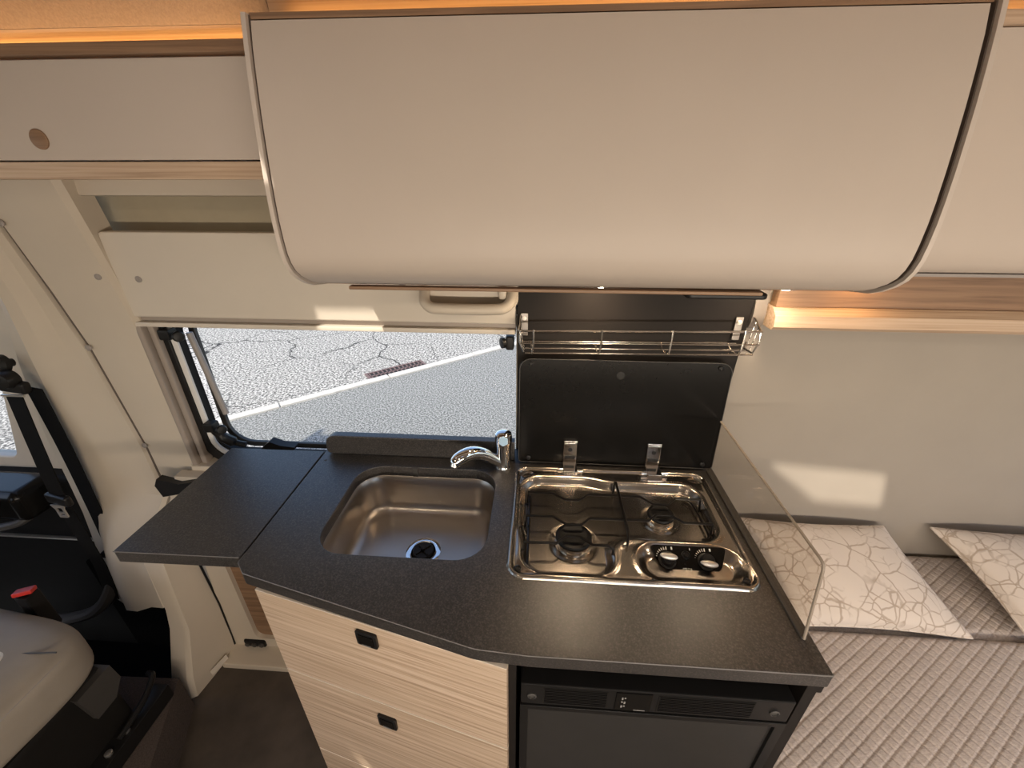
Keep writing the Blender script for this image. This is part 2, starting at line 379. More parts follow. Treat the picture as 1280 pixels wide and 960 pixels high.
# ---- sliding door with the window
DY = 0.925
d1 = thing('door_1', 'cream sliding door lining around the kitchen window', 'door', (-0.45, 0.93, 0.0)); d1['kind'] = 'structure'
up_out = round_poly([(-0.957, 1.456), (-0.050, 1.456), (-0.050, 1.258), (-0.985, 1.258)], [0.012, 0, 0, 0.012])
def lean(g, y0, k, zref):    # lean a flat panel in y with height
    return ([Vector((v[0], v[1] + y0 + k * (v[2] - zref), v[2])) for v in g[0]], g[1])
part('upper_panel', lean(xf(plate(up_out, [], 0, 0.03, 0.004), XZ), 0.907, -0.12, 1.258), 'cream_pale', d1)
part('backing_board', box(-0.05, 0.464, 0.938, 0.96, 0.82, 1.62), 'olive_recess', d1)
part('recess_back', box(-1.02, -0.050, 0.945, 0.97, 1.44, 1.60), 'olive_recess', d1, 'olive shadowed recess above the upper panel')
part('recess_rail', box(-0.965, -0.050, 0.872, 0.96, 1.526, 1.60, 0.006), 'cream', d1)
part('recess_floor', box(-0.97, -0.050, 0.905, 0.96, 1.44, 1.452, 0.003), 'cream', d1)
part('header', box(-1.0, -0.050, 0.918, 0.96, 1.243, 1.257, 0.002), 'rail_greige', d1)
part('blind_cassette', box(-0.985, -0.050, 0.905, 0.935, 1.2335, 1.2455, 0.003), 'cream_pale', d1, 'pale lower edge of the rolled-up window blind')
part('door_skin', xf(plate(round_poly([(-1.09, 0.02), (0.46, 0.02), (0.46, 0.80), (-1.02, 0.80)], [0.0] * 4), [rrect(-0.985, 0.0, 0.066, 0.70, 0.03)], 0, 0.03), Matrix.Translation((0, 0.87, 0)) @ XZ), 'cream', d1)
part('wood_panel', box(-1.03, 0.02, 0.885, 0.90, 0.05, 0.74), 'wood_brown', d1, 'brown wood-grain panel set in the lower door')
part('sill_ledge', box(-0.99, -0.050, 0.90, 1.0, 0.78, 0.815, 0.004), 'cream', d1)
for (x, z) in ((-0.915, 1.352), (-0.30, 1.352)):
    yy = 0.907 - 0.12 * (z - 1.258)
    part('screw_cap', lathe_dir([(0.0075, 0), (0.0075, 0.002), (0.005, 0.0035), (0.004, 0.002), (0.0005, 0.002)], (x, yy, z), (0, -1, 0), 16), 'grey_plastic', d1)
lt = part('door_latch', box(-1.035, -0.955, 0.862, 0.885, 0.024, 0.058, 0.006), 'black_plastic', d1, 'black latch at the foot of the door')
for k in range(3): part('roller', lathe_dir([(0.009, 0), (0.009, 0.006), (0.004, 0.008)], (-1.02 + 0.026 * k, 0.863, 0.041), (0, -1, 0), 14), 'dark_grey_plastic', lt)
part('door_gasket', tube([(-1.074, 0.872, 0.55), (-1.066, 0.87, 0.25), (-1.076, 0.866, 0.03)], 0.0035, 8), 'black_plastic', d1)
struct('trim_5', box(-1.085, -0.50, 0.80, 0.90, -0.012, 0.022, 0.006), 'cream', 'pale entrance sill at the foot of the sliding door', 'trim')

wd = thing('window_1', 'hinged kitchen window with black frame looking onto asphalt', 'window', (-0.45, 0.94, 0.80)); wd['kind'] = 'structure'
WX0, WX1, WZ0, WZ1 = -0.925, 0.06, 0.825, 1.30
part('rubber_seal', xf(plate(rrect(-0.972, 0.12, 0.79, 1.30, 0.06), [rrect(-0.928, 0.08, 0.838, 1.262, 0.075)], 0, 0.03, 0.004), Matrix.Translation((0, 0.945, 0)) @ XZ), 'black_plastic', wd)
part('pane_frame', xf(plate(rrect(-0.925, 0.085, 0.832, 1.275, 0.08), [rrect(-0.908, 0.07, 0.848, 1.26, 0.065)], 0, 0.012, 0.002), Matrix.Translation((0, 0.985, 0)) @ XZ), 'dark_grey_plastic', wd)
part('outer_seal', xf(plate(rrect(-0.962, 0.12, 0.800, 1.295, 0.085), [rrect(-0.936, 0.09, 0.826, 1.275, 0.062)], 0, 0.012, 0.003), Matrix.Translation((0, 0.931, 0)) @ XZ), 'black_plastic', wd)
part('inner_frame', xf(plate(rrect(-0.938, 0.11, 0.824, 1.285, 0.064), [rrect(-0.921, 0.09, 0.841, 1.27, 0.048)], 0, 0.006, 0.001), Matrix.Translation((0, 0.937, 0)) @ XZ), 'white_plastic', wd, 'pale grey window frame profile')
part('pane', xf(plate(rrect(-0.915, 0.08, 0.838, 1.268, 0.07), [], 0, 0.004), Matrix.Translation((0, 0.990, 0)) @ XZ), 'pane_glass', wd)
for k in range(2):
    part('blind_rail', box(-0.988 + 0.02 * k, -0.971 + 0.02 * k, 0.905 + 0.012 * k, 0.945, 0.77, 1.236, 0.005), 'rail_greige', wd)
part('stay_arm', tube([(-0.905, 0.965, 1.20), (-0.885, 0.968, 0.955)], 0.008, 10), 'grey_plastic', wd)
def latch(x, z, nm='window_latch', s=1.0):
    b = part(nm, box(x - 0.018 * s, x + 0.012 * s, 0.915, 0.945, z - 0.014 * s, z + 0.014 * s, 0.005), 'black_plastic', wd)
    part('latch_knob', lathe_dir([(0.006, 0), (0.006, 0.012), (0.013, 0.016), (0.014, 0.024), (0.011, 0.029), (0.003, 0.030)], (x + 0.018 * s, 0.93, z - 0.004), (0.75, -0.55, 0.1), 16), 'black_plastic', b)
latch(-0.928, 1.208); latch(-0.905, 0.935)
kb = part('window_latch', box(-0.075, -0.055, 0.915, 0.945, 1.19, 1.225, 0.005), 'black_plastic', wd)
part('latch_knob', lathe_dir([(0.006, 0), (0.006, 0.014), (0.013, 0.018), (0.013, 0.026), (0.004, 0.028)], (-0.062, 0.93, 1.208), (-0.9, -0.5, 0), 16), 'black_plastic', kb)
part('stay_joint', tube(smooth_path([(-0.905, 0.93, 0.93), (-0.897, 0.94, 0.895), (-0.87, 0.95, 0.868), (-0.845, 0.955, 0.858)]), [0.012] * 6 + [0.015] * 6 + [0.009] * 7, 10), 'black_plastic', wd)
part('lower_latch', loft([[(x, y, z) for x, z in ((-0.790, 0.853), (-0.765, 0.880), (-0.745, 0.896), (-0.715, 0.884), (-0.675, 0.880), (-0.675, 0.873), (-0.72, 0.853))] for y in (0.92, 0.945)]), 'black_plastic', wd)

# grab handle on the door panel
gh = thing('grab_handle', 'cream moulded grab handle fixed above the kitchen window', 'handle', (-0.155, 0.90, 1.30))
part('grip', tube(smooth_path([(-0.248, 0.895, 1.345), (-0.248, 0.872, 1.325), (-0.236, 0.858, 1.312), (-0.21, 0.853, 1.308), (-0.10, 0.853, 1.308), (-0.07, 0.858, 1.312), (-0.058, 0.872, 1.325), (-0.058, 0.895, 1.345)], 5), 0.012, 12), 'cream', gh)
part('mounting_base', xf(plate(rrect(-0.262, -0.044, 1.300, 1.37, 0.02), [], 0, 0.012, 0.004), Matrix.Translation((0, 0.888, 0)) @ XZ), 'cream', gh)
part('screw_cover', box(-0.085, -0.068, 0.868, 0.892, 1.325, 1.352, 0.005), 'cream', gh)

# ---- pillar covers of the door frame
def pillar(name, rows, mat, label, th=0.05):
    rings = []
    for row in rows:
        f = [Vector(p) for p in row]
        rings.append(f + [Vector((p.x, p.y + th, p.z)) for p in reversed(f)])
    return struct(name, loft(rings), mat, label, 'trim', ang=28)
def prow(L, Rr, rel=0.0, e=0.012):
    L = Vector(L); Rr = Vector(Rr); d = Rr - L
    return [L + Vector((0, 0.012, 0)), L + d * 0.05, L + d * 0.35 + Vector((0, -rel, 0)), L + d * 0.7 + Vector((0, -rel, 0)), L + d * 0.95, Rr + Vector((0, 0.012, 0))]
prs = [((-1.138, .832, 1.60), (-.942, .826, 1.60)), ((-1.138, .842, 1.556), (-.946, .835, 1.556)), ((-1.138, .856, 1.464), (-.958, .860, 1.461)),
       ((-1.140, .885, 1.322), (-.967, .885, 1.34)), ((-1.135, .905, 1.174), (-.975, .907, 1.22)), ((-1.132, .925, .854), (-.978, .925, .854)), ((-1.125, .92, .75), (-.99, .92, .75)), ((-1.122, .915, .675), (-1.0, .912, .675))]
rws = [prow(a, b, 0.004) for a, b in prs]
for (L, Rg, Rr) in (((-1.159, .795, .53), (-1.105, .795, .53), (-1.075, .875, .50)), ((-1.153, .78, .335), (-1.100, .772, .335), (-1.07, .872, .32)), ((-1.150, .762, .27), (-1.088, .758, .27), (-1.067, .87, .25)),
                    ((-1.186, .72, .07), (-1.097, .706, .10), (-1.072, .865, .08)), ((-1.165, .70, -.03), (-1.115, .695, -.03), (-1.08, .86, -.03))):
    L, Rg, Rr = Vector(L), Vector(Rg), Vector(Rr)
    rws.append([L + Vector((0, .012, 0)), L.lerp(Rg, .08), L.lerp(Rg, .85), Rg.lerp(Rr, .06) + Vector((0.004, 0, 0)), Rg.lerp(Rr, .6), Rr])
pc = pillar('trim_6', rws, 'cream', 'broad cream pillar cover left of the kitchen window')
def cap(x, y, z, parent, r=0.0075):
    part('screw_cap', lathe_dir([(r, 0), (r, 0.002), (r * 0.7, 0.0035), (r * 0.5, 0.002), (0.0005, 0.002)], (x, y, z), (0.1, -1, 0.1), 16), 'grey_plastic', parent)
cap(-0.993, 0.879, 1.36, pc); cap(-1.124, 0.898, 1.178, pc); cap(-1.124, 0.919, 0.868, pc); cap(-1.125, 0.850, 1.475, pc)
st = part('sticker', xf(plate(rrect(-0.03, 0.03, -0.010, 0.010, 0.003), [], 0, 0.0012), Matrix.Translation((-1.078, 0.79, 0.035)) @ Matrix.Rotation(R(75), 4, 'Z') @ Matrix.Rotation(R(80), 4, 'X')), 'cream_pale', pc, 'small pale printed sticker')
rws2 = []
for L, Rr in (((-1.20, .838, 1.60), (-1.147, .836, 1.60)), ((-1.235, .86, 1.45), (-1.147, .859, 1.468)), ((-1.28, .88, 1.282), (-1.149, .888, 1.32)), ((-1.353, .90, 1.126), (-1.144, .908, 1.174)),
              ((-1.433, .92, .90), (-1.141, .928, .854)), ((-1.46, .925, .70), (-1.132, .92, .68)), ((-1.477, .93, .582), (-1.15, .86, .60)), ((-1.515, .93, .36), (-1.158, .80, .52)), ((-1.55, .93, .15), (-1.156, .785, .335))):
    L, Rr = Vector(L), Vector(Rr); d = Rr - L
    rws2.append([L + Vector((0, .03, 0)), L + d * .04, L + d * .28 + Vector((0, -.012, 0)), L + d * .42 + Vector((0, -.03, 0)), L + d * .62 + Vector((0, -.026, 0)), L + d * .78 + Vector((0, -.004, 0)), L + d * .97, Rr + Vector((0, .012, 0))])
cp = pillar('trim_7', rws2, 'cream', 'cream cab pillar cover carrying the seat belt', 0.06)

part('seam_gasket', tube([(-1.1405, .843, 1.60), (-1.1405, .866, 1.468), (-1.1425, .894, 1.32), (-1.139, .914, 1.174), (-1.136, .933, .854), (-1.128, .925, .69)], 0.0032, 6), 'shadow_gap', cp, 'dark joint between the two pillar covers')
# ---- cab door
d2 = thing('door_2', 'passenger cab door with cream frame and black lower lining', 'door', (-1.9, 1.02, -0.2)); d2['kind'] = 'structure'
part('window_surround', xf(plate([(-2.75, 0.66), (-1.35, 0.66), (-1.14, 1.62), (-2.2, 1.62)], [round_poly([(-2.6, 0.76), (-1.695, 0.74), (-1.60, 1.0), (-1.50, 1.52), (-2.2, 1.55)], [0.04] * 5)], 0, 0.04, 0.006), Matrix.Translation((0, 1.0, 0)) @ XZ), 'cream', d2)
part('pane', box(-2.62, -1.5, 1.02, 1.024, 0.72, 1.56), 'pane_glass', d2)
part('lower_lining', box(-2.7, -1.40, 0.955, 1.03, -0.25, 0.70, 0.02, 3), 'door_black', d2)
part('armrest', box(-2.4, -1.545, 0.85, 0.98, 0.60, 0.712, 0.028, 4), 'black_gloss', d2, 'glossy black armrest ledge reflecting blue sky')
part('door_grip', tube(smooth_path([(-2.0, 0.845, 0.60), (-1.75, 0.835, 0.585), (-1.60, 0.85, 0.60), (-1.56, 0.89, 0.62)]), 0.012, 10), 'dark_grey_plastic', d2)
part('trim_strip', box(-2.3, -1.50, 0.945, 0.957, 0.430, 0.438, 0.002), 'silver_paint', d2, 'thin silver trim strip')
part('door_pocket', tube(smooth_path([(-2.2, 0.87, 0.10), (-1.8, 0.85, 0.12), (-1.56, 0.86, 0.17), (-1.47, 0.90, 0.28), (-1.45, 0.93, 0.40)]), 0.020, 10), 'dark_grey_plastic', d2)
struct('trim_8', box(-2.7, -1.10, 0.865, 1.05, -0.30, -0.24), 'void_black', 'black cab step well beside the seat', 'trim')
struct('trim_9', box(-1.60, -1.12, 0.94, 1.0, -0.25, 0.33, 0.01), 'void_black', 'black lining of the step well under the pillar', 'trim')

# ================================================================== OUTSIDE
KD = Vector((2.68, 2.25, 0)).normalized(); KN = Vector((-KD.y, KD.x, 0)); K0 = Vector((-3.03, 3.20, 0))
GZ = -0.55
a0 = K0 - KD * 60; a1 = K0 + KD * 60
struct('pavement', ([a0 + Vector((0, 0, GZ)), a1 + Vector((0, 0, GZ)), a1 - KN * 60 + Vector((0, 0, GZ)), a0 - KN * 60 + Vector((0, 0, GZ))], [[0, 1, 2, 3]]), 'asphalt_pavement', 'smooth grey asphalt next to the van', 'ground')
struct('road', ([a0 + Vector((0, 0, GZ)), a1 + Vector((0, 0, GZ)), a1 + KN * 60 + Vector((0, 0, GZ)), a0 + KN * 60 + Vector((0, 0, GZ))], [[0, 1, 2, 3]]), 'asphalt_road', 'rough cracked pale asphalt beyond the kerb line', 'ground')
kerb = thing('kerb', 'pale narrow kerb line between the two asphalt surfaces', 'kerb', (K0.x, K0.y, GZ), math.atan2(KD.y, KD.x)); kerb['kind'] = 'structure'
ks = None; x = -3.0
ln = 1.18
for k in range(9):
    if ks is None: ks = part('kerb_stone', box(0, ln - 0.012, 0.0, 0.105, -0.05, 0.018, 0.008), 'kerb_stone', kerb, local=True); ks.location = (x, 0, 0)
    else: copy_part(ks, kerb, (x, 0.004 * (k % 2), 0))
    x += ln
GL = Vector((-2.00, 4.215, 0))
gr = thing('drain_grate', 'rusty cast iron drain grate in the road by the kerb', 'grate', (-1.93, 4.22, GZ), math.atan2(KD.y, KD.x))
gw, gd = 0.74, 0.225
part('pit', box(0.02, gw - 0.02, 0.02, gd - 0.02, 0.0015, 0.003), 'drain_pit', gr, local=True)
part('frame', plate([(0, 0), (gw, 0), (gw, gd), (0, gd)], [[(0.03, 0.025), (gw - 0.03, 0.025), (gw - 0.03, gd - 0.025), (0.03, gd - 0.025)]], 0.001, 0.010), 'cast_iron', gr, local=True)
part('middle_bar', box(0.03, gw - 0.03, gd / 2 - 0.012, gd / 2 + 0.012, 0.002, 0.008), 'cast_iron', gr, local=True)
b0 = None
for k in range(13):
    xx = 0.03 + (gw - 0.06) * (k + 0.5) / 13 - 0.007
    if b0 is None: b0 = part('bar', box(-0.008, 0.008, 0.02, gd - 0.02, 0.002, 0.008), 'cast_iron', gr, local=True); b0.location = (xx, 0, 0)
    else: copy_part(b0, gr, (xx, 0, 0))

# ================================================================== KITCHEN BLOCK
CT, CB = 0.900, 0.871
ct_out = round_poly([(-0.560, 0.885), (-0.560, 0.520), (-0.535, 0.497), (-0.085, 0.388), (0.0, 0.383), (0.452, 0.383), (0.452, 0.928), (-0.05, 0.928)],
                    [0, 0.012, 0.016, 0.10, 0.03, 0.004, 0, 0])
sink_hole = rrect(-0.437, -0.090, 0.553, 0.828, 0.062, 8)
hob_hole = rrect(-0.030, 0.412, 0.532, 0.832, 0.03, 5)
ct = thing('countertop', 'dark speckled grey worktop with angled front and cut-outs', 'countertop', (-0.05, 0.65, CB))
part('slab', plate(ct_out, [sink_hole, hob_hole], CB, CT, 0.0018), 'counter_stone', ct)
part('upstand', xf(plate(round_poly([(-0.549, CT + 0.002), (-0.050, CT + 0.002), (-0.050, 0.958), (-0.549, 0.958)], [0.012, 0, 0, 0.032]), [], 0, 0.022, 0.002), Matrix.Translation((0, 0.871, 0)) @ XZ), 'counter_stone', ct, 'upright rear edge strip with rounded left end')
plain('highlight_grey', (0.17, 0.158, 0.15), 0.35, var=0.05)  # pale grey standing in for the highlight on the worktop edges
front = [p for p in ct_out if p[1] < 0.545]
part('edge_highlight', tube([(-0.5592, 0.545, CT - 0.0012)] + [(x + 0.0006, y + 0.0008, CT - 0.0012) for x, y in front], 0.0011, 6), 'highlight_grey', ct, 'thin pale line imitating the highlight on the front edge')
part('hinge_pin', lathe([(0.004, 0), (0.004, 0.0006), (0.0015, 0.0012)], (-0.543, 0.844, CT), 14), 'dark_grey_plastic', ct)
part('overflow_notch', box(-0.308, -0.294, 0.8245, 0.8285, CB + 0.002, CT - 0.001, 0.001), 'dark_grey_plastic', ct)
fl = thing('folding_shelf', 'dark grey folding worktop extension raised left of the sink', 'shelf', (-0.69, 0.70, CB))
part('slab', plate(round_poly([(-0.825, 0.880), (-0.823, 0.529), (-0.564, 0.531), (-0.564, 0.882)], [0.004, 0.006, 0.002, 0.002]), [], CB, CT, 0.0018), 'counter_stone', fl)
part('edge_highlight', tube([(-0.8225, 0.5298, CT - 0.0012), (-0.5645, 0.5318, CT - 0.0012)], 0.0011, 6), 'highlight_grey', fl, 'thin pale line imitating the highlight on the front edge')
part('support_bracket', loft([[(x, y, z) for x, z in ((-1.065, 0.735), (-0.80, 0.80), (-0.80, 0.83), (-1.0, 0.785), (-1.06, 0.80), (-1.075, 0.775))] for y in (0.855, 0.875)]), 'black_plastic', fl, 'black folding support bracket')

# ---- sink
sk = thing('sink', 'stainless steel undermount sink with rounded corners and black plug', 'sink', (-0.264, 0.69, 0.755))
def sring(inset, r, z, n=10): return [(x, y, z) for x, y in rrect(-0.444 + inset, -0.083 - inset, 0.546 + inset, 0.835 - inset, max(r, 0.004), n)]
rings = [sring(-0.020, 0.075, 0.8695), sring(0.000, 0.064, 0.8695), sring(0.004, 0.060, 0.867), sring(0.008, 0.057, 0.855)]
for k in range(5): rings.append(sring(0.010 + 0.004 * k / 4, 0.056, 0.845 - 0.055 * k / 4))
for k in range(1, 9):
    a = R(90 * k / 8); rings.append(sring(0.014 + 0.026 * (1 - math.cos(a)), 0.056 - 0.014 * (1 - math.cos(a)), 0.790 - 0.026 * math.sin(a)))
nr = len(rings[0]); dc = Vector((-0.256, 0.688, 0.7605))
last = rings[-1]
for q in (0.3, 0.6, 0.85):
    ring = []
    for p in last:
        v = Vector(p) - Vector((dc.x, dc.y, p[2])); tgt = Vector((dc.x, dc.y, dc.z)) + v.normalized() * 0.039
        c = Vector(p).lerp(tgt, q); ring.append((c.x, c.y, c.z))
    rings.append(ring)
rings.append([tuple(Vector((dc.x, dc.y, dc.z)) + (Vector(p) - Vector((dc.x, dc.y, p[2]))).normalized() * 0.039) for p in last])
part('bowl', loft(rings, True, False, False), 'steel_sink', sk, ang=60)
dr = part('drain_ring', lathe([(0.041, 0.0), (0.041, 0.0025), (0.036, 0.0040), (0.029, 0.0025), (0.026, -0.004), (0.0255, -0.012)], tuple(dc), 40, False), 'chrome', sk, 'polished drain ring')
pl = part('plug', lathe([(0.0255, -0.012), (0.0255, 0.004), (0.023, 0.0075), (0.014, 0.0065), (0.006, 0.007), (0.005, 0.015), (0.0005, 0.0155)], tuple(dc), 32), 'black_plastic', sk, 'black rubber plug')
for k in range(4):
    a = R(45 + 90 * k); part('rib', xf(box(0.006, 0.02, -0.002, 0.002, 0.005, 0.010, 0.001), Matrix.Translation(dc) @ Matrix.Rotation(a, 4, 'Z')), 'black_plastic', pl)

# ---- faucet
fc = thing('faucet', 'chrome single-lever tap with curved spout beside the sink', 'faucet', (-0.076, 0.848, CT))
part('body', lathe([(0.022, 0), (0.022, 0.003), (0.0205, 0.006), (0.0185, 0.012), (0.0175, 0.03), (0.0185, 0.06), (0.0205, 0.072), (0.0205, 0.074), (0.021, 0.076), (0.0215, 0.09), (0.020, 0.099), (0.015, 0.104), (0.006, 0.106), (0.0005, 0.1062)], (-0.076, 0.848, CT), 32), 'chrome', fc)
part('temperature_cap', xf(plate([(0.0125 * math.cos(R(30 + 60 * k)), 0.0125 * math.sin(R(30 + 60 * k))) for k in range(6)], [], 0, 0.003, 0.0006), Matrix.Translation((-0.0745, 0.8262, 0.991)) @ Matrix.Rotation(R(62), 4, 'X')), 'mirror_blue_cap', fc, 'pale blue mirror-like hexagonal cap')
spp = smooth_path([(-0.080, 0.845, 0.912), (-0.098, 0.838, 0.928), (-0.125, 0.824, 0.953), (-0.152, 0.804, 0.968), (-0.176, 0.784, 0.966), (-0.186, 0.775, 0.957)], 5)
nn = len(spp); part('spout', tube(spp, [0.0135 + 0.006 * math.sin(math.pi * min(1, k / nn * 1.05)) * (k / nn) for k in range(nn)], 18), 'chrome', fc, ang=60)
part('aerator', lathe_dir([(0.012, 0), (0.012, 0.008), (0.009, 0.009), (0.002, 0.009)], (-0.184, 0.779, 0.957), (-0.25, -0.35, -0.9), 20), 'wire_chrome', fc)

# ---- splashback board
sb = solo('splashback_board', lean(xf(plate([(-0.046, 0.902), (0.462, 0.902), (0.462, 1.371), (-0.046, 1.371)], [], 0, 0.012, 0.0012), XZ), 0.922, -0.05, 0.9), 'black_board', 'tall matt black splashback board behind the hob', 'board')

# ---- gas hob
hb = thing('gas_hob', 'stainless two-burner gas hob with raised black glass lid', 'hob', (0.19, 0.68, 0.885))
def sd_rr(x, y, x0, x1, y0, y1, r):
    cx, cy = (x0 + x1) / 2, (y0 + y1) / 2; qx = abs(x - cx) - (x1 - x0) / 2 + r; qy = abs(y - cy) - (y1 - y0) / 2 + r
    return math.hypot(max(qx, 0), max(qy, 0)) + min(max(qx, qy), 0) - r
def smin(a, b, k):
    h = max(k - abs(a - b), 0) / k; return min(a, b) - h * h * k * 0.25
def sst(a, b, x):
    t = max(0.0, min(1.0, (x - a) / (b - a))); return t * t * (3 - 2 * t)
HX0, HX1, HY0, HY1 = -0.046, 0.420, 0.517, 0.848
def sd_out(x, y): return sd_rr(x, y, HX0, HX1, HY0, HY1, 0.034)
def sd_L(x, y): return smin(sd_rr(x, y, -0.016, 0.386, 0.630, 0.797, 0.045), sd_rr(x, y, -0.016, 0.158, 0.537, 0.797, 0.040), 0.05)
def sd_pk(x, y): return sd_rr(x, y, 0.205, 0.404, 0.529, 0.614, 0.040)
def hob_z(x, y):
    d = -sd_out(x, y); z = 0.0006
    z += 0.0058 * sst(0, 0.004, d) * (1 - sst(0.007, 0.014, d)) + 0.001 * sst(0.012, 0.02, d)
    l = sd_L(x, y); z -= 0.0165 * sst(0.003, -0.012, l) - 0.0022 * math.exp(-((l - 0.008) / 0.005) ** 2)
    k = sd_pk(x, y); z -= 0.0150 * sst(0.002, -0.022, k) - 0.0020 * math.exp(-((k - 0.004) / 0.004) ** 2)
    for cx in (-0.018, 0.394):
        t = math.hypot((x - cx) / 0.022, (y - 0.822) / 0.012); z -= 0.004 * (1 - sst(0.5, 1.0, t))
    for bx, by, br in ((0.086, 0.624, 0.055), (0.280, 0.700, 0.045)):
        t = math.hypot(x - bx, y - by); z -= 0.003 * (1 - sst(br * 0.7, br, t))
    return z
def hob_pt(u, v):
    x = HX0 - 0.002 + (HX1 - HX0 + 0.004) * u; y = HY0 - 0.002 + (HY1 - HY0 + 0.004) * v
    s = sd_out(x, y)
    if s > 0:
        e = 1e-4; gx = (sd_out(x + e, y) - s) / e; gy = (sd_out(x, y + e) - s) / e; x -= gx * s; y -= gy * s
        return (x, y, CT + 0.0004)
    return (x, y, CT + hob_z(x, y))
part('tray', gridf(hob_pt, 230, 165), 'steel_hob', hb, ang=70)
bx, by = 0.086, 0.624
def burner(bx, by, r):
    b = part('burner', lathe([(r * 1.06, 0.0), (r * 1.06, 0.003), (r * 0.93, 0.004), (r * 0.93, 0.015), (r * 0.99, 0.017), (r * 0.99, 0.0185), (r * 0.6, 0.0188)], (bx, by, 0.8805), 40), 'wire_chrome', hb, 'silver burner ring')
    part('burner_cap', lathe([(r * 1.04, 0.0188), (r * 1.04, 0.0215), (r * 0.96, 0.0250), (r * 0.80, 0.0262), (r * 0.72, 0.0248), (r * 0.3, 0.0245), (0.0005, 0.0245)], (bx, by, 0.8805), 40), 'burner_black', b)
burner(0.086, 0.624, 0.0355); burner(0.280, 0.700, 0.0275)
WZ = 0.9185; wr = 0.0029
def wire(nm, pts, r=wr): return part(nm, tube(pts, r, 8), 'wire_black', hb)
wire('pan_support_wire', [(-0.012, 0.733, 0.888), (-0.010, 0.733, WZ), (0.046, 0.733, WZ), (0.072, 0.714, WZ), (0.103, 0.714, WZ), (0.126, 0.734, WZ), (0.240, 0.734, WZ), (0.264, 0.712, WZ), (0.297, 0.712, WZ), (0.318, 0.733, WZ), (0.372, 0.733, WZ), (0.376, 0.733, 0.888)])
wire('pan_support_wire', [(-0.014, 0.660, 0.888), (-0.012, 0.660, WZ), (0.045, 0.660, WZ), (0.072, 0.639, WZ), (0.102, 0.640, WZ), (0.121, 0.660, WZ), (0.243, 0.661, WZ), (0.263, 0.680, WZ), (0.293, 0.680, WZ), (0.315, 0.660, WZ), (0.372, 0.660, WZ), (0.375, 0.660, 0.890)])
wire('pan_support_wire', [(-0.016, 0.588, 0.888), (-0.014, 0.588, WZ), (0.049, 0.589, WZ), (0.068, 0.608, WZ), (0.097, 0.608, WZ), (0.120, 0.589, WZ), (0.150, 0.589, WZ), (0.159, 0.587, 0.912), (0.160, 0.584, 0.889)])
wire('support_frame_wire', smooth_path([(-0.006, 0.748, 0.8935), (-0.0065, 0.65, 0.8935), (-0.0065, 0.54, 0.8925)], 3), 0.0026)
wire('support_frame_wire', smooth_path([(0.348, 0.762, 0.8935), (0.362, 0.745, 0.8935), (0.366, 0.70, 0.8935), (0.366, 0.650, 0.8935), (0.350, 0.640, 0.8935)], 4), 0.0026)
wire('divider_wire', [(0.190, 0.775, 0.890), (0.191, 0.778, 0.920), (0.1925, 0.772, 0.924), (0.193, 0.620, 0.924), (0.192, 0.612, 0.919), (0.191, 0.606, 0.892)], 0.0030)
for (x, y) in ((-0.024, 0.539), (0.392, 0.538)):
    part('rubber_buffer', lathe([(0.0065, 0), (0.0065, 0.004), (0.004, 0.005), (0.003, 0.003), (0.0004, 0.003)], (x, y, CT + 0.001), 16), 'black_plastic', hb)
# controls
tl = R(24)
CM = Matrix.Translation((0.310, 0.588, 0.8935)) @ Matrix.Rotation(tl, 4, 'X')
cpn = part('control_panel', xf(plate(round_poly([(-0.073, 0.026), (-0.052, -0.024), (0.045, -0.024), (0.058, -0.010), (0.073, 0.026)], [0.006, 0.012, 0.012, 0.01, 0.006]), [], -0.001, 0.0012, 0.0004), CM), 'black_gloss', hb, 'black control plate')
for kx in (-0.045, 0.029):
    k = part('knob', xf(lathe([(0.0165, 0.001), (0.0165, 0.003), (0.0135, 0.004), (0.0128, 0.012), (0.011, 0.0145), (0.0004, 0.015)], (kx, -0.003, 0), 28), CM), 'black_plastic', hb)
    part('knob_grip', xf(loft([[(kx + 0.0165 * math.sin(math.pi * t) ** 0.6 * 0 + (t - .5) * 0.033, -0.007 + 0.0068 * math.sqrt(max(0, 1 - (2 * t - 1) ** 2)) * math.cos(R(a)), 0.0165 + 0.0052 * math.sqrt(max(0, 1 - (2 * t - 1) ** 2)) * math.sin(R(a))) for a in range(0, 360, 30)] for t in [0.001, 0.03, 0.1, 0.22, 0.36, 0.5, 0.64, 0.78, 0.9, 0.97, 0.999]]), CM @ Matrix.Rotation(R(-8), 4, 'Z')), 'silver_paint', k, 'silver oval grip')
    mk = []
    for q in range(7):
        a = R(160 - 12 * q); ln2 = 0.0025 + 0.0006 * q
        m = CM @ Matrix.Translation((kx + 0.0195 * math.cos(a), -0.003 + 0.0195 * math.sin(a), 0.0013)) @ Matrix.Rotation(a, 4, 'Z')
        mk.append(xf(box(0, ln2, -0.0004 - 0.00012 * q, 0.0004 + 0.00012 * q, 0, 0.0002), m))
    mk.append(xf(box(kx + 0.010, kx + 0.013, 0.017, 0.0225, 0.0013, 0.0016, 0.0001), CM))
    part('scale_marks', join(*mk), 'white_mark', cpn)
part('igniter', xf(join(lathe([(0.0085, 0.001), (0.0085, 0.002), (0.007, 0.003), (0.006, 0.002), (0.0045, 0.002), (0.004, 0.004), (0.0004, 0.004)], (-0.008, 0.008, 0), 22)), CM), 'black_plastic', cpn)
